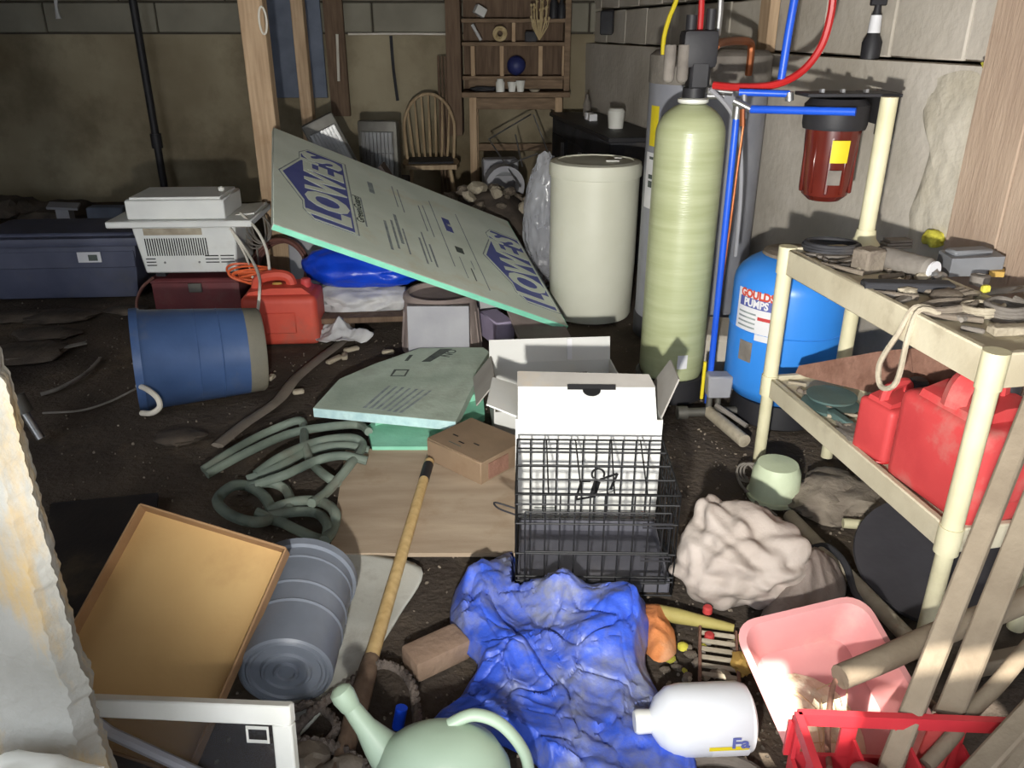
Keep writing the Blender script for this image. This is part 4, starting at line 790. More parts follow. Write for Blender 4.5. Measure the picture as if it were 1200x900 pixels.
# ============================================================ LEFT MIDDLE
# navy tote
t = thing('storage_tote', 'navy plastic storage tote with recessed lid on the dirt floor', 'storage bin', (-2.62, 4.78, 0), (0, 0, 4))
m = MB(); m.box((0, 0, 0.165), (0.90, 0.48, 0.33), bevel=0.03, seg=2, taper=0.9); part('body', m, 'tote_navy', t)
m = MB(); m.box((0, 0, 0.345), (0.97, 0.54, 0.05), bevel=0.012, seg=2); m.box((0, 0, 0.372), (0.86, 0.42, 0.03), bevel=0.01); part('lid', m, 'tote_navy', t)
m = MB(); m.box((0, -0.232, 0.24), (0.86, 0.016, 0.10), bevel=0.005); part('rim_band', m, 'tote_navy', t)
m = MB(); m.box((0.18, -0.2425, 0.255), (0.13, 0.004, 0.06)); st = part('label', m, 'white_label', t); m = MB(); m.box((0.20, -0.2452, 0.252), (0.05, 0.002, 0.035)); part('print', m, 'print_dark', st)
# maroon tool chest, window air conditioner on it
t = thing('tool_chest', 'dusty maroon metal chest under the white air conditioner', 'chest', (-1.72, 4.42, 0), (0, 0, 3))
m = MB(); m.box((0, 0, 0.11), (0.47, 0.40, 0.22), bevel=0.02, seg=2); part('body', m, 'maroon', t)
m = MB(); m.box((0, 0, 0.21), (0.48, 0.41, 0.03), bevel=0.01); part('lid', m, 'maroon', t); m = MB(); m.box((0, -0.205, 0.175), (0.07, 0.015, 0.05), bevel=0.003); part('latch', m, 'dull_metal', t)
for sx in (-1, 1): m = MB(); m.box((sx * 0.19, 0.0, 0.24), (0.05, 0.30, 0.03)); part('foot_block', m, 'dusty_black', t)
ac = (-1.725, 4.40, 0.256)
t = thing('air_conditioner', 'white window air conditioner with slotted back sitting on a maroon chest', 'air conditioner', ac, (0, 0, 3))
m = MB(); m.box((0, 0.0, 0.14), (0.54, 0.40, 0.28), bevel=0.008, taper=0.89); body = part('body', m, 'white_enamel', t)
m = MB(); m.box((-0.005, -0.02, 0.275), (0.74, 0.46, 0.035), bevel=0.006); part('flange', m, 'white_enamel', t)
m = MB(); m.box((-0.02, -0.05, 0.345), (0.50, 0.34, 0.10), bevel=0.006); m.box((-0.02, -0.05, 0.400), (0.46, 0.30, 0.014), bevel=0.003); part('housing_top', m, 'white_enamel', t)
fr = frame((0, -0.1785, 0), (1, 0, 0), (0, -0.07, 1))      # the sloped back plate
fr = frame((0, -0.1775, 0), (1, 0, 0), (0, -0.080, 1))
for i in range(26):
    m = MB(); m.box((-0.21 + 0.0125 * i, 0.145, 0.001), (0.0052, 0.095, 0.004), fr); part('slot', m, 'slot_black', body)
for k in range(3):
    for x, w in ((-0.20, 0.05), (0.12, 0.07), (0.20, 0.07)): m = MB(); m.box((x, 0.045 + 0.018 * k + (0.014 if x > 0 else 0), 0.001), (w, 0.005, 0.004), fr); part('slot', m, 'slot_black', body)
for x in (-0.13, 0.05): m = MB(); m.cyl((x, 0.06, 0.0), (x, 0.06, 0.004), 0.006, n=8, M=fr); part('screw', m, 'steel', body)
m = MB(); m.box((-0.06, 0.228, 0.001), (0.30, 0.036, 0.002), fr); part('data_label', m, 'dusty_light', body)
m = MB(); m.blob((0.17, -0.02, 0.415), (0.018, 0.018, 0.016), 2, 0.2, 2, 2); part('knob', m, 'white_plastic', t)
m = MB(); m.box((0.30, 0.04, 0.296), (0.10, 0.30, 0.008), rot=(0, -5, 0)); part('side_wing', m, 'white_plastic', t)
m = MB(); a = D(282, 250, 4.26); m.tube([a, D(300, 268, 4.15), D(312, 292, 4.05), D(316, 318, 3.98)], 0.0075, 7, 6); part('power_cord', m, 'white_cord', t, True)
m = MB(); m.tube([D(270, 268, 4.2), D(290, 296, 4.1), D(303, 322, 3.85), D(304, 345, 3.66), D(300, 380, 3.66)], 0.0075, 7, 6); m.tube([D(272, 272, 4.2), D(288, 300, 4.1), D(296, 325, 3.95)], 0.006, 7, 6); part('power_cord', m, 'white_cord', t, True)
tubes('power_cable', 'reddish cable drooping at the left side of the maroon chest', 'cable', 'hose_brown', [D(180, 325, 4.2), D(166, 338, 4.19), D(160, 358, 4.15), D(168, 378, 4.1), D(175, 384, 4.05)], 0.008)
# orange-red gas can, coil of hose, extension cord
gas_can('fuel_can', 'orange-red fuel can in front of the coiled brown hose', (-1.155, 3.92, 0), (0, 0, 4), 0.37, 0.25, 0.30, 'can_orange', 'can_red')
t = thing('garden_hose', 'coil of brown hose standing behind the orange fuel can', 'hose', (-1.24, 4.5, 0.0)); m = MB()
c = D(330, 315, 4.52); X = Matrix.Translation((c.x, 4.53, 0.195)) @ Euler((R(72), 0, R(-8))).to_matrix().to_4x4()
for k in range(5): m.tube([((0.155 + 0.006 * (k % 3)) * math.cos(i * 0.524), (0.155 + 0.006 * (k % 3)) * math.sin(i * 0.524), -0.03 + 0.018 * k + 0.006 * math.sin(i)) for i in range(12)], 0.0105, 8, 3, True, X)
part('hose', m, 'hose_brown', t, True)
t = thing('extension_cord', 'bundle of orange extension cord on top of the orange fuel can', 'cord', (-1.32, 4.05, 0.35)); m = MB()
cc = D(298, 322, 4.0)
for k in range(7): m.tube([cc + Vector(((0.135 - 0.008 * k) * math.cos(i * 0.628) + 0.012 * (k % 3), 0.05 * math.sin(i * 0.628 + k), (0.034 + 0.004 * k) * math.sin(i * 0.628 + 0.3 * k) - 0.25 * (0.135 * math.cos(i * 0.628)))) for i in range(10)], 0.0062, 6, 4, True)
part('cord', m, 'orange_cord', t, True)
m = MB(); m.box(tuple(D(325, 334, 3.92)), (0.05, 0.03, 0.03), bevel=0.008); part('plug', m, 'ochre', t, True)
# wire tangle right of the air conditioner
m = MB(); c = D(298, 268, 4.45)
for k in range(5): m.tube([c + Vector((0.06 * math.cos(i * 0.785) + 0.01 * k, 0.03 * math.sin(i + k), 0.11 * math.sin(i * 0.785) * (1 - 0.08 * k))) for i in range(8)], 0.005, 5, 3, True)
m.tube([c - Vector((0, 0, 0.10)), Vector((c.x, c.y, 0.15)), Vector((c.x + .02, c.y, 0.01))], 0.006, 5, 4)
single('cable_tangle', 'tangle of pale thin cable behind the air conditioner', 'cable', m, 'dusty_grey')
# folded blue tarp on a grey sheet, plank underneath
c = D(418, 325, 3.95)
t = thing('plank_stack', 'rough brown plank under the folded grey sheet', 'plank', (c.x + 0.05, 4.05, 0.0)); m = MB(); m.box((c.x + 0.08, 3.98, 0.09), (0.62, 0.10, 0.03), bevel=0.004, rot=(0, 0, 6)); part('plank', m, 'old_wood', t, True)
m = MB(); m.box((c.x - 0.1, 4.0, 0.037), (0.10, 0.12, 0.074), bevel=0.004); part('block', m, 'old_wood', t, True)
m = MB(); m.box((c.x + 0.3, 4.03, 0.037), (0.10, 0.12, 0.074), bevel=0.004); part('block', m, 'old_wood', t, True)
m = MB(); m.blob((c.x, 4.20, 0.120), (0.30, 0.18, 0.10), 4, 0.18, 1.4, 5, ridge=0.08, flat=-0.03, rfreq=2.2); single('folded_sheet', 'folded pale grey plastic sheet under the blue tarp', 'sheet', m, 'grey_sheet')
m = MB(); o = [(c.x - 0.20, 3.80), (c.x - 0.10, 3.74), (c.x + 0.08, 3.84), (c.x + 0.0, 3.92), (c.x - 0.12, 4.0), (c.x - 0.20, 3.96)]
m = sheet(o, lambda x, y, q: 0.006 + 0.10 * (1 - q) * max(0, 1.2 - abs(y - 4.02) * 3) + 0.028 * max(0, ridged(x, y, 8, 2)) + 0.02 * max(0, ridged(x, y, 19, 5)), 18, 8)
solidify(single('plastic_wrap', 'crumpled pale plastic wrap spilling onto the dirt by the fuel can', 'plastic', m, 'grey_sheet'), 0.002)
m = MB(); m.blob((c.x, 4.24, 0.285), (0.335, 0.19, 0.125), 6, 0.12, 1.3, 5, ridge=0.07, flat=-0.07, rfreq=1.6); single('folded_tarp', 'folded shiny blue tarp on the grey plastic sheet', 'tarp', m, 'tarp_clean')
# board behind blue tarp
m = MB(); a = D(355, 278, 4.7); m.box((a.x + 0.15, 4.75, 0.28), (0.5, 0.05, 0.56), bevel=0.006, rot=(-8, 0, 0)); single('white_board', 'pale board standing behind the folded blue tarp', 'board', m, 'panel_grey')
# grey upturned bucket with a panel in front
bc = D(517, 385, 3.78); t = thing('upturned_bucket', 'grey fluted bucket upside down under the foam board', 'bucket', (bc.x, 3.80, 0))
m = MB(); pr = [(0.20, 0.0), (0.175, 0.26), (0.165, 0.285), (0.155, 0.285), (0.150, 0.262), (0, 0.258)]; m.lathe(pr, 40); part('shell', m, 'taupe', t)
for k in range(20): m = MB(); m.cyl((0.194, 0, 0.02), (0.176, 0, 0.20), 0.009, n=6, M=TR((0, 0, 0), (0, 0, 18 * k))); part('flute', m, 'taupe', t)
m = MB(); m.lathe([(0.168, 0.25), (0.182, 0.256), (0.180, 0.275), (0.165, 0.287)], 40); part('rim', m, 'taupe', t)
m = MB(); a = D(519, 376, 3.55); m.box((bc.x + 0.01, 3.535, 0.145), (0.285, 0.012, 0.29), bevel=0.002, rot=(-7, 0, 0)); single('grey_tile', 'flat grey square panel leaning on the upturned bucket', 'panel', m, 'panel_grey')
# things under the right end of the foam board
m = MB(); a = D(582, 382, 3.85); m.box((a.x, 3.88, 0.065), (0.10, 0.22, 0.13), bevel=0.006, rot=(0, 0, 25)); single('lavender_block', 'pale lavender foam block under the foam board', 'block', m, 'lavender')
m = MB(); a = D(580, 366, 4.15); m.box((a.x - 0.03, 4.15, 0.12), (0.12, 0.12, 0.24), bevel=0.01); single('white_package', 'white wrapped package under the low end of the foam board', 'package', m, 'grey_sheet')
m = MB(); m.box((a.x + 0.02, 4.083, 0.19), (0.05, 0.01, 0.045), bevel=0.004); single('blue_tag', 'small sky blue tag on the white package', 'tag', m, 'cyan')
P4 = [D(588, 362, 3.92), D(678, 418, 3.45), D(612, 402, 3.55)]
t = thing('taupe_tray', 'rounded taupe panel leaning under the low corner of the foam board', 'panel', (0.2, 3.7, 0.0))
c0, c1, c2, c3 = D(680, 419, 3.62), D(608, 403, 3.62), D(592, 360, 3.86), D(662, 384, 3.80); c0.z = 0.008
X = frame(c0, c1 - c0, c3 - c0); q = [X.inverted() @ p for p in (c0, c1, c2, c3)]; P = [(p.x, p.y) for p in q]
P = [P[0], (P[1][0] - 0.03, P[1][1]), (P[1][0], P[1][1] + 0.035), P[2], P[3]]
m = MB(); m.prism(P, -0.005, 0.005, X); part('panel', m, 'taupe', t, True)
m = MB(); m.tube([(p[0], p[1], 0.0) for p in P], 0.0075, 6, 1, True, X); part('rim', m, 'taupe', t, True)
# clear plastic film between the rubble and the white tank
m = MB(); c = D(632, 235, 4.75); m.blob((c.x + 0.05, 4.80, 0.40), (0.14, 0.13, 0.40), 3, 0.08, 1.5, 5, ridge=0.07, rfreq=4.5); single('plastic_film', 'bunched clear plastic film standing beside the white tank', 'plastic film', m, 'clear_film')

# blue bucket on its side
p0 = Vector((-1.535, 3.06, 0.216)); p1 = Vector((-1.075, 3.26, 0.19)); t = thing('blue_bucket', 'large blue plastic bucket tipped over on the dirt', 'bucket', ((p0.x + p1.x) / 2, 3.14, 0))
X = Matrix.Translation(p0) @ (p1 - p0).to_track_quat('Z', 'Y').to_matrix().to_4x4(); L = (p1 - p0).length
m = MB(); m.lathe([(0.205, 0.006), (0.212, 0.0), (0.214, 0.03), (0.205, 0.04), (0.182, L - 0.07), (0.176, L - 0.068), (0.198, 0.02), (0.205, 0.006)], 48, X); part('shell', m, 'bucket_blue', t, True)
m = MB(); m.lathe([(0.182, L - 0.075), (0.178, L - 0.01), (0.170, L), (0.12, L - 0.008), (0, L - 0.008), (0, L - 0.03), (0.17, L - 0.03)], 48, X); part('bottom', m, 'bucket_grime', t, True)
for z in (0.24, 0.33): m = MB(); m.lathe([(0.199 - 0.046 * z, z - 0.006), (0.206 - 0.046 * z, z), (0.199 - 0.046 * z, z + 0.006)], 48, X); part('ring', m, 'bucket_blue', t, True)
m = MB(); m.tube([D(162, 452, 2.90), D(172, 456, 2.84), D(184, 466, 2.80), D(187, 477, 2.79), D(178, 484, 2.79), D(166, 484, 2.82)], 0.011, 8, 6); part('handle', m, 'white_cord', t, True)
tubes('twine', 'thin twine trailing over the dark dirt to the blue bucket', 'twine', 'dusty_grey', [G(160, 455, 0.03), G(130, 470, 0.005), G(95, 481, 0.004), G(50, 484, 0.004)], 0.005)
tubes('thin_rod', 'thin bent rod on the dark dirt beside the navy tote', 'rod', 'dusty_grey', [G(118, 420, 0.01), G(100, 438, 0.008), G(70, 455, 0.006), G(48, 462, 0.006)], 0.009)
m = MB(); a = G(55, 410, 0.02); m.box((a.x, a.y, 0.012), (0.36, 0.03, 0.012), rot=(0, 0, 42), bevel=0.003); single('wooden_lath', 'thin pale slat lying on the dark dirt', 'slat', m, 'dusty_grey')
# flat stones on the dirt at left
for k, (px, py, rx, ry) in enumerate(((70, 372, 0.20, 0.12), (55, 392, 0.17, 0.10), (30, 415, 0.20, 0.16), (20, 372, 0.16, 0.1), (210, 514, 0.10, 0.06), (150, 365, 0.12, 0.07))):
    a = G(px, py); m = MB(); m.blob((a.x, a.y, 0.008), (rx, ry, 0.022), k + 3, 0.3, 1.5, 3, flat=-0.01)
    lb = ['flat grey stone set in the dark dirt before the navy tote', 'flat grey stone in the dirt in front of the blue bucket', 'flat grey stone in the dirt at the foot of the maroon chest'][max(0, k - 3)]
    o = single('flat_stone', lb, 'stone', m, 'dark_stone')
    if k < 4: o['group'] = 'flat stones before the tote'
# grey webbing strap winding on the dirt, hose coil
pts = [G(*p, 0.012) for p in ((255, 522), (285, 498), (325, 470), (345, 445), (372, 422), (395, 405), (408, 392))]
m = MB(); m.tube(pts, 0.028, 8, 6, flat=0.35); single('webbing_strap', 'flat grey fire-hose strap winding across the dirt', 'strap', m, 'strap_grey')
t = thing('green_hose', 'faded green garden hose lying in loose coils on the dirt', 'hose', G(330, 570)); m = MB()
def gp(L, z): return [G(p[0], p[1], z + 0.02 * (i % 2)) for i, p in enumerate(L)]
m.tube(gp([(238, 551), (270, 530), (310, 508), (348, 493), (356, 500), (357, 520), (365, 542), (385, 560), (398, 566)], 0.02), 0.0165, 9, 6)
m.tube(gp([(242, 556), (290, 530), (340, 508), (385, 500), (420, 498), (432, 506)], 0.02), 0.0165, 9, 6)
m.tube(gp([(300, 556), (330, 535), (370, 518), (410, 513), (425, 522), (410, 545), (385, 575), (365, 590)], 0.035), 0.0165, 9, 6)
m.tube(gp([(290, 562), (325, 548), (365, 528), (405, 522), (432, 528)], 0.02), 0.0165, 9, 6)
m.tube(gp([(300, 568), (335, 556), (370, 540), (400, 534), (430, 540)], 0.045), 0.0165, 9, 6)
m.tube(gp([(255, 585), (272, 570), (292, 570), (312, 585), (318, 605), (302, 612), (280, 608), (262, 598)], 0.022), 0.018, 9, 6, True)
m.tube(gp([(290, 570), (316, 566), (335, 574), (340, 592), (325, 608), (300, 600)], 0.022), 0.0165, 9, 6)
m.tube(gp([(315, 598), (345, 588), (375, 588), (392, 600), (390, 620), (380, 634)], 0.03), 0.0175, 9, 6)
m.tube(gp([(310, 606), (345, 600), (372, 602), (384, 616), (378, 632), (350, 622), (330, 612)], 0.022), 0.0165, 9, 6, True)
part('hose', m, 'hose_green', t, True)
# ============================================================ FOREGROUND
q = [G(*p, 0.018) for p in ((405, 527), (386, 648), (604, 648), (606, 520))]
m = MB(); m.prism([(p.x, p.y) for p in q], 0.004, 0.018); single('plywood_sheet', 'sheet of tan plywood lying flat on the dirt', 'plywood', m, 'plywood')
# dirty white sheet
m = sheet([(p.x, p.y) for p in [G(*p) for p in ((372, 645), (420, 650), (494, 670), (470, 722), (436, 776), (400, 812), (345, 868), (338, 800), (362, 720))]], lambda x, y, r: 0.008 + 0.006 * noise.noise(Vector((x * 5, y * 5, 1))) + 0.02 * max(0, r - 0.8) * (x + 0.45), 14, 6)
solidify(single('linoleum_sheet', 'dirty white sheet with ragged edges under the pale handle', 'sheet', m, 'sheet_white'), 0.004, 1)
# pale handle
t = thing('broom_handle', 'pale wooden handle with a black band across the plywood', 'handle', G(460, 690)); a = G(503, 541, 0.046); b = G(432, 782, 0.040)
m = MB(); m.cyl(b, a, 0.0185, 0.0165, n=16); part('shaft', m, 'handle_wood', t, True)
m = MB(); m.cyl(a.lerp(b, 0.022), a.lerp(b, 0.125), 0.0175, 0.018, n=16); part('black_band', m, 'black_plastic', t, True)
m = MB(); m.cyl(a, a + (a - b).normalized() * 0.006, 0.0155, 0.013, n=16); part('end_cap', m, 'rust', t, True)
m = MB(); c = b + (b - a).normalized() * 0.30; c.z = 0.03; m.tube([b - (b - a).normalized() * 0.03, b.lerp(c, 0.35), c], [0.021, 0.026, 0.018], 10, 4); part('ferrule', m, 'old_wood', t, True)
# brown flat carton with slots
cb = Vector((-0.128, 2.585, 0)); t = thing('flat_carton', 'flat brown cardboard carton with finger slots on the plywood', 'carton', (cb.x, cb.y, 0.019), (0, 0, -42))
m = MB(); m.box((0, 0, 0.042), (0.27, 0.235, 0.084), bevel=0.003); body = part('body', m, 'brown_cardboard', t)
m = MB(); m.box((0.0, 0.0, 0.0855), (0.272, 0.225, 0.003)); lid = part('lid', m, 'brown_cardboard', t)
for x, y in ((-0.075, -0.03), (-0.02, -0.055), (0.03, -0.03)): m = MB(); m.box((x, y, 0.0868), (0.026, 0.006, 0.002)); part('slot', m, 'slot_black', lid)
m = MB(); m.box((0.136, -0.03, 0.04), (0.004, 0.10, 0.06)); part('side_print', m, 'rust', body)
m = MB(); m.text('FRAGILE', 0.03, TR((-0.02, -0.078, 0.0872)), 0.0003, 0.8) if False else m.box((-0.03, -0.078, 0.0872), (0.06, 0.004, 0.0006)); part('print', m, 'print_dark', lid)
# white open cartons
def wall_poly(m, P, th, X): m.prism(P, -th / 2, th / 2, X)
t = thing('open_carton', 'open white carton lying behind the carton by the cage', 'carton', (0.17, 2.95, 0), (0, 0, 5)); w, d, h = 0.50, 0.30, 0.20
m = MB(); m.box((0, 0, 0.003), (w, d, 0.006)); part('base', m, 'carton_white', t)
for sx in (-1, 1): m = MB(); m.box((sx * w / 2, 0, h / 2), (0.005, d, h)); part('side_wall', m, 'carton_white', t)
for sy, hh in ((-1, 0.12), (1, h)): m = MB(); m.box((0, sy * d / 2, hh / 2), (w, 0.005, hh)); part('end_wall', m, 'carton_white', t)
m = MB(); m.box((0.0, d / 2 + 0.012, h + 0.045), (w, 0.005, 0.095), rot=(-14, 0, 0)); fl = part('flap', m, 'carton_white', t)
m = MB(); m.box((-w / 2 - 0.03, 0.02, h - 0.02), (0.005, d * 0.9, 0.12), rot=(0, 38, 0)); part('flap', m, 'carton_grey', t)
m = MB(); m.box((0.08, d / 2 + 0.003, h + 0.05), (0.02, 0.004, 0.085), rot=(-14, 0, 0)); part('tape', m, 'white_label', fl)
m = MB(); m.box((0.10, d / 2 - 0.004, h - 0.06), (0.11, 0.004, 0.014)); part('slot', m, 'slot_black', t)
t = thing('open_carton', 'tall white carton with a reading figure symbol behind the wire cage', 'carton', (0.238, 2.36, 0), (0, 0, -1)); w, d, h = 0.445, 0.27, 0.36
m = MB(); m.box((0, 0, 0.003), (w, d, 0.006)); part('base', m, 'carton_white', t)
for sx in (-1, 1): m = MB(); m.box((sx * w / 2, 0, h / 2), (0.005, d, h)); part('side_wall', m, 'carton_white', t)
m = MB(); m.box((0, -d / 2, h / 2), (w, 0.005, h)); fw = part('front_wall', m, 'carton_white', t)
m = MB(); m.box((0, d / 2, h / 2), (w, 0.005, h)); part('back_wall', m, 'carton_white', t)
m = MB(); m.box((-0.006, -d / 2 + 0.040, h + 0.035), (w - 0.02, 0.005, 0.11), rot=(-48, 0, 0)); ff = part('flap', m, 'carton_white', t)
m = MB(); m.prism([(-0.215, 0), (0.215, 0), (0.20, 0.055), (-0.215, 0.065)], -0.0025, 0.0025, frame((-0.006, -d / 2 + 0.083, h + 0.070), (1, 0, 0), (0, 0.75, 0.35))); part('flap', m, 'carton_grey', t)
m = MB(); m.box((0.01, -d / 2 + 0.079, h + 0.0725), (0.15, 0.018, 0.004), rot=(42, 0, 0)); m.cyl((0.01, -d / 2 + 0.070, h + 0.0655), (0.01, -d / 2 + 0.069, h + 0.069), 0.028, n=18); part('handle_slot', m, 'slot_black', t)
m = MB(); m.prism([(-0.12, 0), (0.12, 0), (0.09, 0.12), (-0.07, 0.12)], -0.0025, 0.0025, frame((w / 2, 0, h), (0, 1, 0), (0.5, 0, 1))); part('flap', m, 'carton_grey', t)
m = MB(); m.prism([(-0.12, 0), (0.12, 0), (0.10, 0.09), (-0.12, 0.10)], -0.0025, 0.0025, frame((-w / 2, 0, h), (0, 1, 0), (-0.8, 0, 0.35))); part('flap', m, 'carton_white', t)
# printed symbol: head, open book, pages (flat print on the front wall)
PX = TR((0.03, -d / 2 - 0.0028, 0.115), (90, 0, 0)); m = MB()
def bar(p, q, wd): v = Vector((q[0] - p[0], q[1] - p[1], 0)); n = Vector((-v.y, v.x, 0)).normalized() * wd / 2; m.prism([(p[0] + n.x, p[1] + n.y), (q[0] + n.x, q[1] + n.y), (q[0] - n.x, q[1] - n.y), (p[0] - n.x, p[1] - n.y)], -0.0003, 0.0004, PX)
m.lathe([(0.016, -0.0003), (0.023, -0.0003), (0.023, 0.0004), (0.016, 0.0004)], 20, PX @ TR((0.005, 0.055, 0)), -30, 230)
bar((-0.062, -0.038), (-0.046, 0.030), 0.008); bar((-0.062, -0.038), (0.0, -0.026), 0.008); bar((-0.046, 0.030), (-0.018, 0.030), 0.008); bar((-0.008, -0.02), (0.004, 0.03), 0.022)
bar((0.012, 0.036), (0.066, 0.058), 0.008); bar((0.066, 0.058), (0.046, 0.0), 0.008); bar((0.006, -0.028), (0.055, -0.006), 0.002); bar((0.01, -0.010), (0.06, 0.006), 0.002); bar((0.055, -0.006), (0.06, 0.006), 0.002)
part('symbol', m, 'slot_black', fw)
m = MB(); m.box((-0.13, -d / 2 - 0.0028, 0.045), (0.07, 0.0006, 0.004)); part('print', m, 'print_dark', fw)
# wire dog crate
CW, CD, CH = 0.43, 0.31, 0.325
t = thing('wire_crate', 'folding black wire pet crate with plastic tray on the blue tarp', 'crate', (0.228, 1.978, 0.012), (0, 0, -1.2))
m = MB(); m.box((0, 0, 0.012), (CW - 0.012, CD - 0.012, 0.006), bevel=0.002)
for sx in (-1, 1): m.box((sx * (CW / 2 - 0.008), 0, 0.030), (0.006, CD - 0.016, 0.04), bevel=0.002)
for sy in (-1, 1): m.box((0, sy * (CD / 2 - 0.008), 0.030), (CW - 0.016, 0.006, 0.04), bevel=0.002)
tr = part('tray', m, 'tray_grey', t); m = MB(); m.box((-0.165, -CD / 2 + 0.03, 0.0165), (0.025, 0.012, 0.002)); part('sticker', m, 'white_label', tr)
def wires(vx, hz, th=0.0022, thick=()):
    m = MB()
    for p, q in vx: m.cyl(p, q, th, n=6)
    for p, q in hz: m.cyl(p, q, 0.0028, n=6)
    return m
def vpanel(name, p0, p1, n, zs, z0=0.004, z1=CH):
    p0 = Vector(p0); p1 = Vector(p1)
    vx = [((p0.lerp(p1, i / n).x, p0.lerp(p1, i / n).y, z0), (p0.lerp(p1, i / n).x, p0.lerp(p1, i / n).y, z1)) for i in range(n + 1)]
    hz = [((p0.x, p0.y, z), (p1.x, p1.y, z)) for z in zs]; part(name, wires(vx, hz), 'wire_black', t)
a, b, c, d = (-CW / 2, -CD / 2, 0), (CW / 2, -CD / 2, 0), (CW / 2, CD / 2, 0), (-CW / 2, CD / 2, 0)
zs = [0.006, 0.05, 0.065, 0.14, 0.235, CH - 0.03, CH]
vpanel('front_panel', a, b, 11, zs); vpanel('back_panel', d, c, 11, zs); vpanel('side_panel', a, d, 7, zs); vpanel('side_panel', b, c, 8, zs)
vx = [((-CW / 2 + CW * i / 5, -CD / 2, CH), (-CW / 2 + CW * i / 5 + (0.02 if i in (3, 4) else 0), CD / 2, CH)) for i in range(6)]; hz = [((-CW / 2, -CD / 2 + CD * j / 4, CH), (CW / 2, -CD / 2 + CD * j / 4, CH)) for j in range(5)]
part('top_panel', wires(vx, hz), 'wire_black', t)
vx = [((-0.19 + 0.384 * i, -CD / 2 - 0.006, 0.05), (-0.19 + 0.384 * i, -CD / 2 - 0.006, CH - 0.05)) for i in range(2)]; hz = [((-0.19, -CD / 2 - 0.006, z), (0.194, -CD / 2 - 0.006, z)) for z in (0.05, 0.15, CH - 0.05)]
door = part('door', wires(vx, hz), 'wire_black', t)
for z in (0.13, 0.235): m = MB(); m.tube([(0.12, -CD / 2 - 0.014, z), (0.20, -CD / 2 - 0.014, z), (0.20, -CD / 2 - 0.014, z + 0.012), (0.12, -CD / 2 - 0.014, z + 0.012)], 0.0026, 6, 1, True); part('latch', m, 'black_plastic', door)
m = MB(); m.tube([(-CW / 2, -0.06, 0.20), (-CW / 2 - 0.05, -0.05, 0.215), (-CW / 2 - 0.06, -0.02, 0.215), (-CW / 2, -0.02, 0.195)], 0.0028, 6, 5); part('carry_loop', m, 'black_plastic', t)
# crumpled blue tarp
o = [G(*p) for p in ((500, 864), (530, 838), (548, 812), (560, 790), (540, 765), (528, 735), (536, 700), (566, 672), (606, 656), (650, 690), (700, 700), (742, 700), (762, 740), (756, 790), (790, 850), (815, 915), (780, 975), (700, 985), (655, 945), (625, 906), (560, 874))]
bumps = [(G(560, 705), 0.075, 0.10), (G(655, 720), 0.085, 0.09), (G(730, 735), 0.075, 0.10), (G(700, 775), 0.055, 0.13), (G(600, 790), 0.035, 0.13), (G(560, 745), 0.04, 0.09), (G(620, 880), 0.02, 0.15)]
def tz(x, y, r):
    e = max(0.0, min(1.0, (1 - r) / 0.14)); z = 0.010
    for p, hgt, s in bumps: z += hgt * math.exp(-((x - p.x) ** 2 + (y - p.y) ** 2) / (s * s) * 1.6)
    wx_, wy_ = x + 0.03 * noise.noise(Vector((x * 9, y * 9, 4))), y + 0.03 * noise.noise(Vector((x * 9, y * 9, 9)))
    d1 = noise.voronoi(Vector((wx_ * 7, wy_ * 7, 0.3)))[0]; d2 = noise.voronoi(Vector((wx_ * 15, wy_ * 15, 5.3)))[0]
    d3 = noise.voronoi(Vector((wx_ * 34, wy_ * 34, 2.1)))[0]
    f = 0.034 * d1[0] + 0.018 * d2[0] + 0.006 * d3[0] - 0.016 * math.exp(-(d1[1] - d1[0]) * 14) - 0.008 * math.exp(-(d2[1] - d2[0]) * 12) + 0.014 + 0.010 * max(0, ridged(wx_ + wy_, wy_ - wx_ * .4, 9, 6.0)) ** 2
    z = 0.006 + (z - 0.006) * (0.25 + 0.75 * e) + f * (0.35 + 0.65 * e)
    inside = min(1, max(0, (y - 1.80) / 0.03)) * (1 if 0.0 < x < 0.46 else 0)
    return z * (1 - inside) + 0.004 * inside
m = sheet([(p.x, p.y) for p in o], tz, 60, 12, (0.08, 1.52)); solidify(single('blue_tarp', 'crumpled dirty blue tarp spread in front of the wire crate', 'tarp', m, 'tarp', smooth=38), 0.002)
# paver stone left of the tarp
m = MB(); a = G(512, 775); m.box((a.x, a.y, 0.03), (0.155, 0.085, 0.06), bevel=0.012, rot=(0, 0, 35), seg=2); single('paving_brick', 'worn tan brick at the left edge of the blue tarp', 'brick', m, 'brick')
# grey pail
p0 = Vector((-0.515, 1.425, 0.106)); p1 = Vector((-0.545, 1.745, 0.132)); t = thing('waste_pail', 'grey ribbed metal waste pail lying with its base to the opening', 'pail', ((p0.x + p1.x) / 2, 1.58, 0))
X = Matrix.Translation(p0) @ (p1 - p0).to_track_quat('Z', 'Y').to_matrix().to_4x4(); L = (p1 - p0).length
m = MB(); m.lathe([(0.098, 0.0), (0.106, 0.006), (0.108, 0.02), (0.128, L - 0.02), (0.124, L - 0.02), (0.103, 0.02)], 56, X); part('shell', m, 'pail_grey', t, True)
m = MB(); m.lathe([(0.126, L - 0.03), (0.136, L - 0.026), (0.138, L - 0.006), (0.132, L), (0.124, L - 0.004)], 56, X); part('rim', m, 'pail_grey', t, True)
for z in (0.12, 0.18, L - 0.06): m = MB(); rr_ = 0.107 + 0.021 * z / L; m.lathe([(rr_, z - 0.005), (rr_ + 0.004, z), (rr_, z + 0.005)], 56, X); part('rib', m, 'pail_grey', t, True)
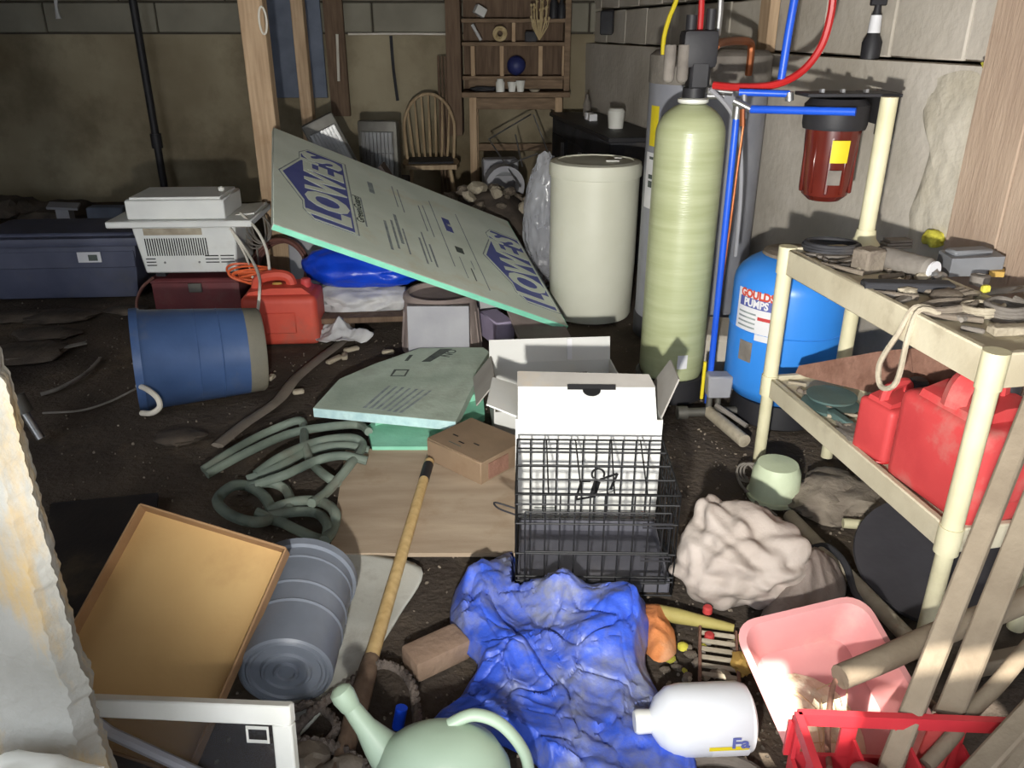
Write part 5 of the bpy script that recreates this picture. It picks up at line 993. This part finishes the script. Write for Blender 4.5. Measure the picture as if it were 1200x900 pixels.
m = MB(); pr = [(0, 0.006), (0.018, 0.006), (0.021, 0.001), (0.026, 0.001), (0.030, 0.007), (0.046, 0.007), (0.049, 0.002), (0.055, 0.002), (0.059, 0.008), (0.078, 0.008), (0.082, 0.003), (0.088, 0.003), (0.092, 0.008), (0.098, 0.008), (0.100, 0.0)]; m.lathe(pr, 56, X); part('base', m, 'pail_grey', t, True)
# shallow cardboard tray leaning on the pail
Tr = Vector((-0.535, 1.62, 0.298)); FX = frame(Tr, (-0.139, -0.394, -0.285), (-0.347, 0.10, 0.098)); Lx, Ly = 0.505, 0.375
t = thing('cardboard_tray', 'shallow tan cardboard box leaning on the grey pail', 'box', (-0.8, 1.35, 0))
m = MB(); m.box((Lx / 2, Ly / 2, 0.0), (Lx, Ly, 0.004), FX); part('bottom', m, 'cardboard', t, True)
sgn = 1 if (FX.to_3x3() @ Vector((0, 0, 1))).z > 0 else -1
def wallp(c, dd): m = MB(); m.box(c, dd, FX, bevel=0.0015); return part('rim_wall', m, 'cardboard_edge', t, True)
hh = 0.042
wallp((0.0, Ly / 2, sgn * hh / 2), (0.006, Ly, hh)); wallp((Lx, Ly / 2, sgn * hh / 2), (0.006, Ly, hh)); wallp((Lx / 2, 0.0, sgn * hh / 2), (Lx, 0.006, hh)); wallp((Lx / 2, Ly, sgn * hh / 2), (Lx, 0.006, hh))
rr = random.Random(9)
for k in range(14): m = MB(); m.box((rr.uniform(0.1, Lx - 0.1), rr.uniform(0.04, Ly - 0.06), sgn * 0.003), (0.012 + rr.uniform(0, 0.014), 0.004, 0.0014), FX @ TR((0, 0, 0)), rot=(0, 0, rr.uniform(-12, 12))); part('paint_fleck', m, 'cardboard', t, True) if k < 0 else None
# dark sheet behind the cardboard box
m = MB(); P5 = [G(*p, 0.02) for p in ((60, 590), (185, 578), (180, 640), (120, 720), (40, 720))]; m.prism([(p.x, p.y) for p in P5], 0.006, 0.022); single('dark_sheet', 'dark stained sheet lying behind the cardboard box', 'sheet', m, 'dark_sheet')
# metal leg in the dark
t = thing('metal_fitting', 'small steel pipe fitting leaning in the dark by the jamb', 'fitting', G(45, 515)); a = G(48, 514, 0.01)
m = MB(); m.cyl(a, a + Vector((-0.05, 0.02, 0.10)), 0.016, n=12); part('pipe', m, 'steel', t, True); m = MB(); m.cyl(a + Vector((-0.05, 0.02, 0.10)), a + Vector((-0.07, 0.03, 0.17)), 0.034, 0.028, n=14); part('bell', m, 'dull_metal', t, True)
# white window sash
Tr = Vector((-0.394, 1.10, 0.345)); Tl = Vector((-0.793, 1.16, 0.305)); dn = Vector((-0.032, -0.030, -0.124)); WX = frame(Tr, Tl - Tr, dn); Wl, Hl, fw_ = 0.46, 0.37, 0.038
t = thing('window_sash', 'small white window sash with dirty glass standing by the jamb', 'window', (-0.65, 1.03, 0))
for c, dd in (((Wl / 2, fw_ / 2, 0), (Wl, fw_, 0.022)), ((Wl / 2, Hl - fw_ / 2, 0), (Wl, fw_, 0.022))): m = MB(); m.box(c, dd, WX, bevel=0.003); part('rail', m, 'white_plastic', t, True)
for x in (fw_ / 2, Wl - fw_ / 2): m = MB(); m.box((x, Hl / 2, 0), (fw_, Hl - 2 * fw_ + 0.004, 0.020), WX, bevel=0.003); part('stile', m, 'white_plastic', t, True)
m = MB(); m.box((Wl / 2, Hl / 2, 0.0), (Wl - 2 * fw_ + 0.01, Hl - 2 * fw_ + 0.01, 0.003), WX); part('pane', m, 'pane', t, True)
sg = -1 if (WX.to_3x3() @ Vector((0, 0, 1))).y > 0 else 1
m = MB(); m.cyl((Wl - 0.06, 0.045, sg * 0.016), (0.03, 0.20, sg * 0.016), 0.011, n=8, M=WX); m.cyl((Wl - 0.06, 0.03, sg * 0.016), (Wl - 0.10, 0.06, sg * 0.016), 0.010, n=8, M=WX); part('brace', m, 'panel_grey', t, True)
m = MB(); m.tube([(0.045, 0.042, sg * 0.012), (0.085, 0.042, sg * 0.012), (0.085, 0.068, sg * 0.012), (0.045, 0.068, sg * 0.012)], 0.004, 4, 1, True, WX); part('latch', m, 'white_plastic', t, True)
# scrap at the bottom-left corner
m = MB(); a = D(30, 905, 0.80); m.blob((a.x, a.y, a.z - 0.02), (0.10, 0.04, 0.03), 2, 0.3, 2, 3); m.cyl((a.x, a.y, 0), (a.x, a.y, a.z - 0.02), 0.02, n=8); single('white_bundle', 'white rag bundle on a stake before the jamb', 'rag', m, 'white_plastic')
# watering can
wc = Vector((-0.135, 1.155, 0)); t = thing('watering_can', 'pale mint green plastic watering can in front of the blue tarp', 'watering can', wc, (0, 0, 0))
m = MB(); S = Matrix.Diagonal((1.22, 0.86, 1, 1)); m.lathe([(0, 0), (0.095, 0), (0.105, 0.02), (0.112, 0.08), (0.108, 0.13), (0.090, 0.175), (0.058, 0.203), (0.03, 0.212), (0, 0.213)], 44, S); part('body', m, 'can_mint', t)
m = MB(); m.tube([(-0.075, 0.02, 0.10), (-0.115, 0.03, 0.135), (-0.155, 0.045, 0.185), (-0.187, 0.06, 0.228)], [0.058, 0.040, 0.022, 0.017], 18, 6); part('spout', m, 'can_mint', t)
m = MB(); m.lathe([(0.014, -0.02), (0.020, -0.005), (0.024, 0.02), (0.022, 0.034), (0.012, 0.042), (0, 0.044)], 22, Matrix.Translation((-0.187, 0.06, 0.228)) @ Vector((-0.5, 0.2, 0.85)).to_track_quat('Z', 'Y').to_matrix().to_4x4()); part('rose', m, 'can_mint', t)
m = MB(); m.tube([(0.01, 0.03, 0.205), (0.06, 0.045, 0.216), (0.115, 0.04, 0.195), (0.160, 0.02, 0.140), (0.165, 0.0, 0.085), (0.125, 0.0, 0.05)], [0.013, 0.014, 0.014, 0.014, 0.014, 0.012], 12, 8, flat=0.8); part('handle', m, 'can_mint', t)
# rope
R1 = [(338, 870), (352, 848), (380, 822), (405, 806), (425, 788), (448, 778), (470, 786), (484, 805), (488, 830), (490, 850)]
def rope(name, label, L, r, z=0.02):
    P = cr([G(p[0], p[1], z + 0.012 * (i % 2)) for i, p in enumerate(L)], 8); m = MB()
    for ph in range(3):
        pts = []
        for i, p in enumerate(P): a = i * 0.9 + ph * 2.094; pts.append(p + Vector((math.cos(a) * r * 0.5, math.sin(a) * r * 0.3, math.sin(a) * r * 0.5)))
        m.tube(pts, r * 0.62, 6, 1)
    return single(name, label, 'rope', m, 'rope_dark')
rope('rope', 'dark braided rope looped around the foot of the pale handle', R1, 0.011, 0.035)
rope('rope', 'dark braided rope crossing the dirty white sheet', [(330, 838), (360, 825), (380, 832), (395, 850), (385, 868), (370, 878)], 0.010, 0.025)
rope('rope', 'thick dusty rope between the window sash and the watering can', [(318, 878), (345, 870), (380, 872), (410, 885), (432, 905), (440, 930)], 0.014, 0.03)
for k, (px, py, s) in enumerate(((355, 893, 0.055), (405, 905, 0.05), (378, 915, 0.045))):
    a = G(px, py, 0.02); m = MB(); m.blob((a.x, a.y, s * 0.45), (s, s * 0.75, s * 0.6), k + 20, 0.35, 1.7, 3, flat=-s * 0.4); single('field_stone', 'rough pale stone between the window sash and the watering can', 'stone', m, 'stone', group='stones by the window sash')
m = MB(); a = G(465, 835, 0.05); m.cyl((a.x, a.y, 0.005), (a.x + 0.01, a.y + 0.01, 0.055), 0.014, n=12); single('blue_stub', 'short blue plastic stub standing behind the watering can', 'stub', m, 'tarp_clean')
# gallon jug
jc = G(815, 842, 0.078); t = thing('plastic_jug', 'translucent white gallon jug lying on its side', 'jug', (jc.x, jc.y, 0.0), (0, 0, 3)); X = TR((0.0, 0, 0.076), (0, -90, 0))
m = MB(); m.lathe([(0, -0.118), (0.055, -0.120), (0.070, -0.112), (0.076, -0.095), (0.076, 0.03), (0.070, 0.06), (0.050, 0.085), (0.026, 0.098), (0.022, 0.108), (0, 0.108)], 44, X); part('body', m, 'jug_plastic', t)
m = MB(); m.lathe([(0, 0.100), (0.025, 0.100), (0.026, 0.128), (0.022, 0.134), (0, 0.134)], 28, X); part('cap', m, 'white_plastic', t)
m = MB(); m.lathe([(0.0765, -0.10), (0.0772, -0.10), (0.0772, -0.02), (0.0765, -0.02)], 10, X, 238, 262); lb = part('label', m, 'white_label', t)
m = MB(); m.lathe([(0.0773, -0.095), (0.0778, -0.095), (0.0778, -0.01), (0.0773, -0.01)], 8, X, 262, 270); part('label_band', m, 'yellow_label', t)
m = MB(); XX = TR((0.075, 0, 0.076), (0, 0, 0)) @ TR((0, 0, 0), (84, 0, 0)) @ TR((0, 0, 0.0782)); m.text('Fa', 0.036, XX, 0.0004, 1.2, 0.001, bend=None); part('lettering', m, 'print_blue', t)
# pale ring under the jug
m = MB(); a = G(835, 898, 0.015); m.tube([(a.x + 0.10 * math.cos(i * 0.524), a.y - 0.05 + 0.07 * math.sin(i * 0.524), 0.016) for i in range(12)], 0.014, 8, 3, True); single('hose_ring', 'dusty grey hose ring lying in front of the jug', 'hose', m, 'strap_grey')
# pink tub with litter
TX = TR((0.715, 1.405, 0.035), (24, -6, 12)); t = thing('pink_tub', 'pink plastic wash tub tipped towards the opening with pale litter', 'tub', (0.715, 1.38, 0))
def rrect(w, d, r, n=6):
    P = []
    for cx_, cy_, a0 in ((w / 2 - r, d / 2 - r, 0), (-w / 2 + r, d / 2 - r, 90), (-w / 2 + r, -d / 2 + r, 180), (w / 2 - r, -d / 2 + r, 270)):
        for i in range(n + 1): a = R(a0 + 90 * i / n); P.append((cx_ + r * math.cos(a), cy_ + r * math.sin(a)))
    return P
def loft(levels, M):
    m = MB(); n = len(levels[0][0]); vs = [(p[0], p[1], z) for P, z in levels for p in P]; fs = []
    for k in range(len(levels) - 1):
        for i in range(n): fs.append((k * n + i, k * n + (i + 1) % n, (k + 1) * n + (i + 1) % n, (k + 1) * n + i))
    fs.append(tuple(range(n - 1, -1, -1))); fs.append(tuple((len(levels) - 1) * n + i for i in range(n))); m.add(vs, fs, M); return m
w, d = 0.32, 0.37
m = loft([(rrect(w - 0.08, d - 0.08, 0.04), 0.0), (rrect(w - 0.02, d - 0.02, 0.05), 0.095), (rrect(w + 0.012, d + 0.012, 0.055), 0.096), (rrect(w + 0.016, d + 0.016, 0.057), 0.104), (rrect(w - 0.014, d - 0.014, 0.05), 0.106), (rrect(w - 0.022, d - 0.022, 0.048), 0.098), (rrect(w - 0.09, d - 0.09, 0.04), 0.006)], TX); part('tub', m, 'pink', t, True)
m = MB(); mm = sheet([(-0.10, -0.13), (0.02, -0.14), (0.05, -0.02), (0.0, 0.06), (-0.07, 0.08), (-0.115, 0.0)], lambda x, y, r: 0.008 + 0.030 * (1 - r * r) + 0.005 * noise.noise(Vector((x * 40, y * 40, 1))), 12, 6); m.add(mm.v, mm.f, TX)
o = single('litter', 'pale crumbly litter spilled inside the pink tub', 'litter', m, 'litter', kind='stuff')
rr = random.Random(31)
for k in range(9):
    x, y, a = rr.uniform(-0.07, 0.05), rr.uniform(-0.09, 0.03), rr.uniform(0, 3.1); l = rr.uniform(0.03, 0.06); m = MB(); m.tube([(x - l * math.cos(a), y - l * math.sin(a), 0.045), (x, y, 0.052), (x + l * math.cos(a), y + l * math.sin(a), 0.045)], 0.0014, 5, 3, False, TX); single('dry_stalk', 'thin dry stalk lying on the litter in the pink tub', 'stalk', m, 'dried_flower', group='dry stalks in the pink tub')
# red bottle crate
t = thing('bottle_crate', 'red plastic bottle crate with round holes under the old sticks', 'crate', (0.735, 1.0, 0), (0, 0, -3)); w, d, h = 0.40, 0.30, 0.265
def holed(m, L, H, n, M):      # wall of a crate with a row of round holes near the top rim
    th = 0.008; m.box((0, 0, H * 0.30), (L, th, H * 0.60), M); m.box((0, 0, H - 0.014), (L, th * 1.8, 0.028), M); st = L / n
    for i in range(n + 1): m.box((-L / 2 + st * i, 0, H * 0.75), (0.030, th, H * 0.32), M)
for sy in (-1, 1): m = MB(); holed(m, w, h, 4, TR((0, sy * d / 2, 0))); part('long_wall', m, 'crate_red', t)
for sx in (-1, 1): m = MB(); holed(m, d, h, 3, TR((sx * w / 2, 0, 0), (0, 0, 90))); part('end_wall', m, 'crate_red', t)
m = MB(); m.box((0, 0, 0.005), (w, d, 0.01)); part('bottom', m, 'crate_red', t)
for k in range(3): m = MB(); m.box((-0.09 + 0.1 * k, 0, 0.11), (0.006, d - 0.02, 0.20)); part('divider', m, 'crate_red', t)
m = MB(); a = D(1005, 892, 1.06); m.blob((a.x, a.y, a.z - 0.03), (0.045, 0.035, 0.05), 3, 0.15, 2, 3); 
m = MB(); X = TR((a.x, a.y, 0.012), (0, 8, 0)); pr = []; 
for i in range(11): pr += [(0.034, 0.02 * i), (0.030, 0.02 * i + 0.006)]
m.lathe([(0, 0)] + pr + [(0, 0.215)], 22, X); single('ribbed_tube', 'ribbed grey flexible tube standing in the red crate', 'tube', m, 'dusty_grey')
# old sticks
def stick(label, p, q, r0, r1, mt='grey_wood', square=False, seg=5, seed=1, name='wooden_stick'):
    p = Vector(p); q = Vector(q); m = MB()
    if square:
        X = frame(p, q - p, (0.75, -0.65, 0.1)); L = (q - p).length; m.box((L / 2, 0, 0), (L, r0 * 2, r1 * 2), X, bevel=0.005)
    else:
        rr = random.Random(seed); pts = [p.lerp(q, i / seg) + Vector([rr.uniform(-0.004, 0.004) for _ in range(3)]) for i in range(seg + 1)]; m.tube(pts, [r0, r0 * 1.06, r1 * 1.02, r1], 12, 5)
    return single(name, label, 'stick', m, mt)
s1a, s1b = Vector((0.655, 1.05, 0.055)), Vector((1.165, 1.602, 0.985))
stick('long weathered square stick leaning from the red crate to the shelf', s1a, s1b, 0.020, 0.017, square=True)
t = thing('wooden_stick', 'weathered square stick with red painted foot leaning beside its twin', 'stick', (0.76, 1.10, 0.03)); p, q = Vector((0.745, 1.075, 0.05)), Vector((1.245, 1.60, 0.935))
for nm, a, b, mt in (('shaft', p.lerp(q, 0.20), q, 'grey_wood'), ('painted_foot', p, p.lerp(q, 0.20), 'red_paint')): X = frame(a, b - a, (0.75, -0.65, 0.1)); L = (b - a).length; m = MB(); m.box((L / 2, 0, 0), (L, 0.048, 0.036), X, bevel=0.004); part(nm, m, mt, t, True)
stick('thick grey branch lying level behind the square sticks', G(985, 792, 0.20), G(1230, 690, 0.24), 0.026, 0.028, seed=4)
tubes('rusty_wire', 'thin rusty wire dangling from the grey branch into the crate', 'wire', 'rust', [G(990, 792, 0.19), G(978, 800, 0.18), D(972, 830, 1.25), D(970, 870, 1.2), D(972, 900, 1.12)], 0.006)
stick('thin knobbly branch slanting over the red crate', D(1085, 898, 1.10), D(1215, 745, 1.30), 0.014, 0.016, seed=6)
stick('broad weathered lath slanting at the side of the red crate', D(1125, 925, 1.02), D(1240, 800, 1.15), 0.020, 0.014, square=True)
stick('grey lath slanting beside the broad lath over the red crate', D(1165, 925, 1.02), D(1235, 830, 1.12), 0.016, 0.012, square=True)
stick('short grey board lying behind the square sticks', G(1125, 785, 0.03), G(1240, 760, 0.03), 0.022, 0.020, square=True)
for k, (p, q) in enumerate((((1120, 840), (1180, 800)), ((1040, 775), (1095, 830)))): stick('thin dark twig on the floor behind the red crate', G(*p, 0.03), G(*q, 0.03), 0.012, 0.010, 'old_wood', seed=k)['group'] = 'twigs behind the red crate'
# cream plastic pipe along the floor
a, b = G(925, 604, 0.03), G(1098, 782, 0.03); m = MB(); m.cyl(a, b, 0.021, n=16); single('plastic_pipe', 'dusty cream plastic pipe along the floor before the disc', 'pipe', m, 'dusty_light')
m = MB(); m.cyl(G(988, 613, 0.03), G(1030, 616, 0.03), 0.016, n=12); single('pipe_stub', 'short yellowed pipe stub lying near the black disc', 'pipe', m, 'cream_pvc')
# cloth bag, grey cloth
def creases(m, c, amp, nl, seed):      # cloth folds: narrow ridges with a valley beside them, each wandering across the surface
    rr = random.Random(seed); L = []
    for i in range(nl):
        n = Vector((rr.uniform(-0.6, 0.6), rr.uniform(-0.5, 0.5), rr.uniform(0.4, 1.0))).normalized() if i % 3 else Vector((rr.uniform(-1, 1), rr.uniform(-1, 1), rr.uniform(-0.3, 0.3))).normalized()
        L.append((n, rr.uniform(-0.09, 0.11), rr.uniform(0.5, 1.0) * amp, rr.uniform(0.010, 0.020), rr.uniform(0, 50)))
    for i, v in enumerate(m.v):
        d = 0.0
        for n, k, a, wd, sd in L:
            t = (n.dot(v - c) - k + 0.045 * noise.noise((v + Vector((sd, 0, 0))) * 5)) / wd; f = 0.5 + 0.5 * noise.noise((v + Vector((0, sd, 0))) * 6)
            d += a * f * (math.exp(-t * t) - 0.8 * math.exp(-(t - 1.7) ** 2))
        m.v[i] = v + (v - c).normalized() * d * min(1.0, max(0.0, v.z / 0.05))
m = MB(); m.blob((0.625, 1.845, 0.115), (0.168, 0.145, 0.140), 5, 0.26, 1.2, 6, flat=-0.10); creases(m, Vector((0.625, 1.845, 0.09)), 0.0125, 16, 2)
m2 = MB(); m2.blob((0.745, 1.91, 0.085), (0.085, 0.08, 0.055), 8, 0.3, 1.6, 5, flat=-0.06); creases(m2, Vector((0.755, 1.90, 0.07)), 0.012, 8, 5); m.add(m2.v, m2.f)
single('cloth_sack', 'bulging off-white cloth sack beside the wire crate', 'sack', m, 'bag_cloth', smooth=60)
o = [(G(*p, 0.05).x, G(*p, 0.05).y) for p in ((888, 735), (905, 690), (925, 655), (960, 640), (992, 668), (985, 705), (960, 728), (925, 752))]
m = sheet(o, lambda x, y, r: 0.010 + 0.125 * (1 - r ** 1.6) + 0.030 * max(0, ridged(x, y, 9, 3)) * (1 - r * .6) + 0.01 * ridged(x, y, 22, 5), 22, 8); solidify(single('grey_cloth', 'crumpled taupe cloth between the sack and the cream pipe', 'cloth', m, 'grey_cloth', smooth=60), 0.003)
# pale green tub upside down, dirt mound
g = G(914, 596); t = thing('green_tub', 'pale green plastic tub upside down beside the dirt mound', 'tub', (g.x, g.y + 0.075, 0)); m = MB(); m.lathe([(0.082, 0.0), (0.084, 0.02), (0.078, 0.10), (0.066, 0.128), (0, 0.132)], 36); part('shell', m, 'pale_green', t); m = MB(); m.lathe([(0.082, 0), (0.090, 0.002), (0.090, 0.016), (0.083, 0.018)], 36); part('rim', m, 'pale_green', t)
g = G(985, 598); m = MB(); m.blob((g.x, g.y + 0.05, 0.015), (0.17, 0.13, 0.075), 3, 0.3, 2, 4, ridge=0.08, flat=-0.02); single('dirt_mound', 'grey mound of crumbly dirt under the cream shelf', 'mound', m, 'dusty')
rr = random.Random(13); pebble = []
for k in range(5): m = MB(); m.blob((0, 0, 0), (1, 0.8, 0.6), k + 40, 0.4, 1.6, 2); pebble.append(mesh('pebble', m, ['dusty_light', 'dusty', 'stone', 'foam_yellow', 'dusty_grey'][k], 30))
for k in range(60):
    if k < 34: x, y = g.x + rr.gauss(0, 0.10), g.y + 0.08 + rr.gauss(0, 0.07); z = 0.07 * max(0, 1 - ((x - g.x) / 0.17) ** 2 - ((y - g.y - .05) / 0.13) ** 2); mk = [0, 1, 2, 0, 1][k % 5]
    else: p = G(rr.uniform(770, 880), rr.uniform(745, 800)); x, y, z = p.x, p.y, 0; mk = [0, 1, 3, 4, 2][k % 5]
    s = rr.uniform(0.007, 0.017); o = bpy.data.objects.new('pebble', pebble[mk]); COL.objects.link(o); o.matrix_basis = TR((x, y, z + s * 0.4), (0, 0, rr.uniform(0, 360))) @ Matrix.Diagonal((s, s, s, 1))
    tag(o, 'pale crumb of stone on the dirt mound' if k < 34 else 'small stone or scrap on the dirt between jug and sack', 'pebble', 'crumbs on the dirt mound' if k < 34 else 'scraps between jug and sack')
# orange paper, bamboo, rusty grate by the jug
o = [(G(*p, 0.02).x, G(*p, 0.02).y) for p in ((745, 715), (770, 708), (786, 730), (792, 765), (772, 778), (758, 765), (756, 740))]
m = sheet(o, lambda x, y, r: 0.012 + 0.035 * (1 - r ** 2) + 0.014 * max(0, ridged(x, y, 16, 3)), 14, 6); solidify(single('orange_wrapper', 'crumpled orange paper wrapper at the edge of the tarp', 'wrapper', m, 'orange_paper'), 0.002)
a, b = G(766, 716, 0.02), G(860, 736, 0.015); m = MB(); m.tube([a, a.lerp(b, .3), a.lerp(b, .7), b], [0.020, 0.021, 0.015, 0.010], 12, 5); single('bamboo_stick', 'yellow-green bamboo stick under the cloth sack', 'stick', m, 'bamboo')
for k, p in enumerate(((829, 716), (832, 740))): a = G(*p, 0.03); m = MB(); m.lathe([(0, 0), (0.013, 0), (0.013, 0.016), (0.009, 0.02), (0, 0.02)], 12, TR((a.x, a.y, 0.004 + 0.022 * (1 - k)))); single('plastic_button', ['small brick red bottle top on the bamboo stick', 'small brick red bottle top on the rusty grate'][k], 'bottle top', m, 'red_paint', group='red caps by the bamboo')
a = G(842, 768, 0.01); t = thing('rusty_grate', 'rusty slatted metal grate half buried beside the jug', 'grate', (a.x, a.y, 0.0), (0, 0, -12))
for k in range(6): m = MB(); m.box((0, 0.075 - 0.03 * k, 0.012), (0.085, 0.012, 0.008), bevel=0.002, rot=(20, 0, 0)); part('slat', m, 'dusty_light', t)
for sx in (-1, 1): m = MB(); m.box((sx * 0.046, 0, 0.011), (0.008, 0.19, 0.016), bevel=0.002); part('side_bar', m, 'rust', t)
m = MB(); a = G(868, 780, 0.01); m.blob((a.x, a.y, 0.016), (0.026, 0.035, 0.02), 5, 0.3, 2.4, 3, ridge=0.2); single('sponge', 'yellowed crumbling sponge by the pink tub', 'sponge', m, 'ochre')
m = MB(); a = G(800, 760, 0.0); m.lathe([(0, 0), (0.014, 0), (0.014, 0.008), (0.006, 0.012), (0, 0.012)], 12, TR((a.x, a.y, 0.002))); single('yellow_bulb', 'little yellow plastic key on the dark dirt', 'plastic key', m, 'foam_yellow')
# junk between cloth and tub
a = G(905, 735, 0.03); m = MB(); m.box((a.x, a.y, 0.03), (0.035, 0.05, 0.06), bevel=0.006, rot=(0, 0, 20)); single('grey_block', 'small grey plastic block beside the taupe cloth', 'block', m, 'grey_plastic')
a, b = G(965, 712, 0.03), G(1010, 770, 0.03); m = MB(); m.cyl(a, b, 0.03, n=14); single('dark_can', 'dark tin can lying between the cloth and the pipe', 'can', m, 'dusty_black')
tubes('black_hose', 'black rubber hose bending behind the taupe cloth', 'hose', 'dusty_black', [G(945, 645, 0.02), G(968, 640, 0.05), G(990, 660, 0.06), G(1002, 695, 0.03), G(1020, 715, 0.012)], 0.010)
tubes('grey_cable', 'thin grey cable lying on the dirt by the pipe fitting', 'cable', 'dusty_grey', [G(880, 560, 0.02), G(884, 580, 0.012), G(893, 605, 0.006), G(905, 618, 0.006)], 0.006)
# wood scraps and pale crumbs on the dirt by the strap
for k, (px, py, l, rz) in enumerate(((392, 424, 0.10, 60), (412, 412, 0.08, 35), (404, 420, 0.07, 100), (455, 415, 0.06, 10), (318, 445, 0.05, 80), (350, 462, 0.05, 20))):
    a = G(px, py); m = MB(); m.box((0, 0, 0.012), (l, 0.03, 0.02), bevel=0.006); single('wood_chip', 'pale broken wood chip on the dark dirt by the strap', 'chip', m, 'dusty_light', (a.x, a.y, 0), (0, 0, rz), 'wood chips by the strap')
# fine gravel over the floor
rr = random.Random(77); bm = bmesh.new(); bmesh.ops.create_icosphere(bm, subdivisions=1, radius=1.0); iv = [v.co.copy() for v in bm.verts]; bm.verts.index_update(); iff = [[v.index for v in f.verts] for f in bm.faces]; bm.free()
m = MB()
for k in range(2600):
    y = 1.1 + 3.6 * rr.random() ** 1.5; x = rr.uniform(-0.62, 0.55) * y * 1.02 if k % 4 else rr.uniform(0.25, 0.5) * y
    if x > wx(y) - 0.03: continue
    s = rr.uniform(0.002, 0.0075); q = Matrix.Translation((x, y, floor_z(x, y) + s * 0.3)) @ Euler((rr.random() * 3, rr.random() * 3, rr.random() * 3)).to_matrix().to_4x4() @ Matrix.Diagonal((s, s * rr.uniform(0.6, 1), s * 0.6, 1)); m.add(iv, iff, q)
single('gravel', 'fine pale gravel and crumbs strewn over the dirt floor', 'gravel', m, 'gravel', kind='stuff')
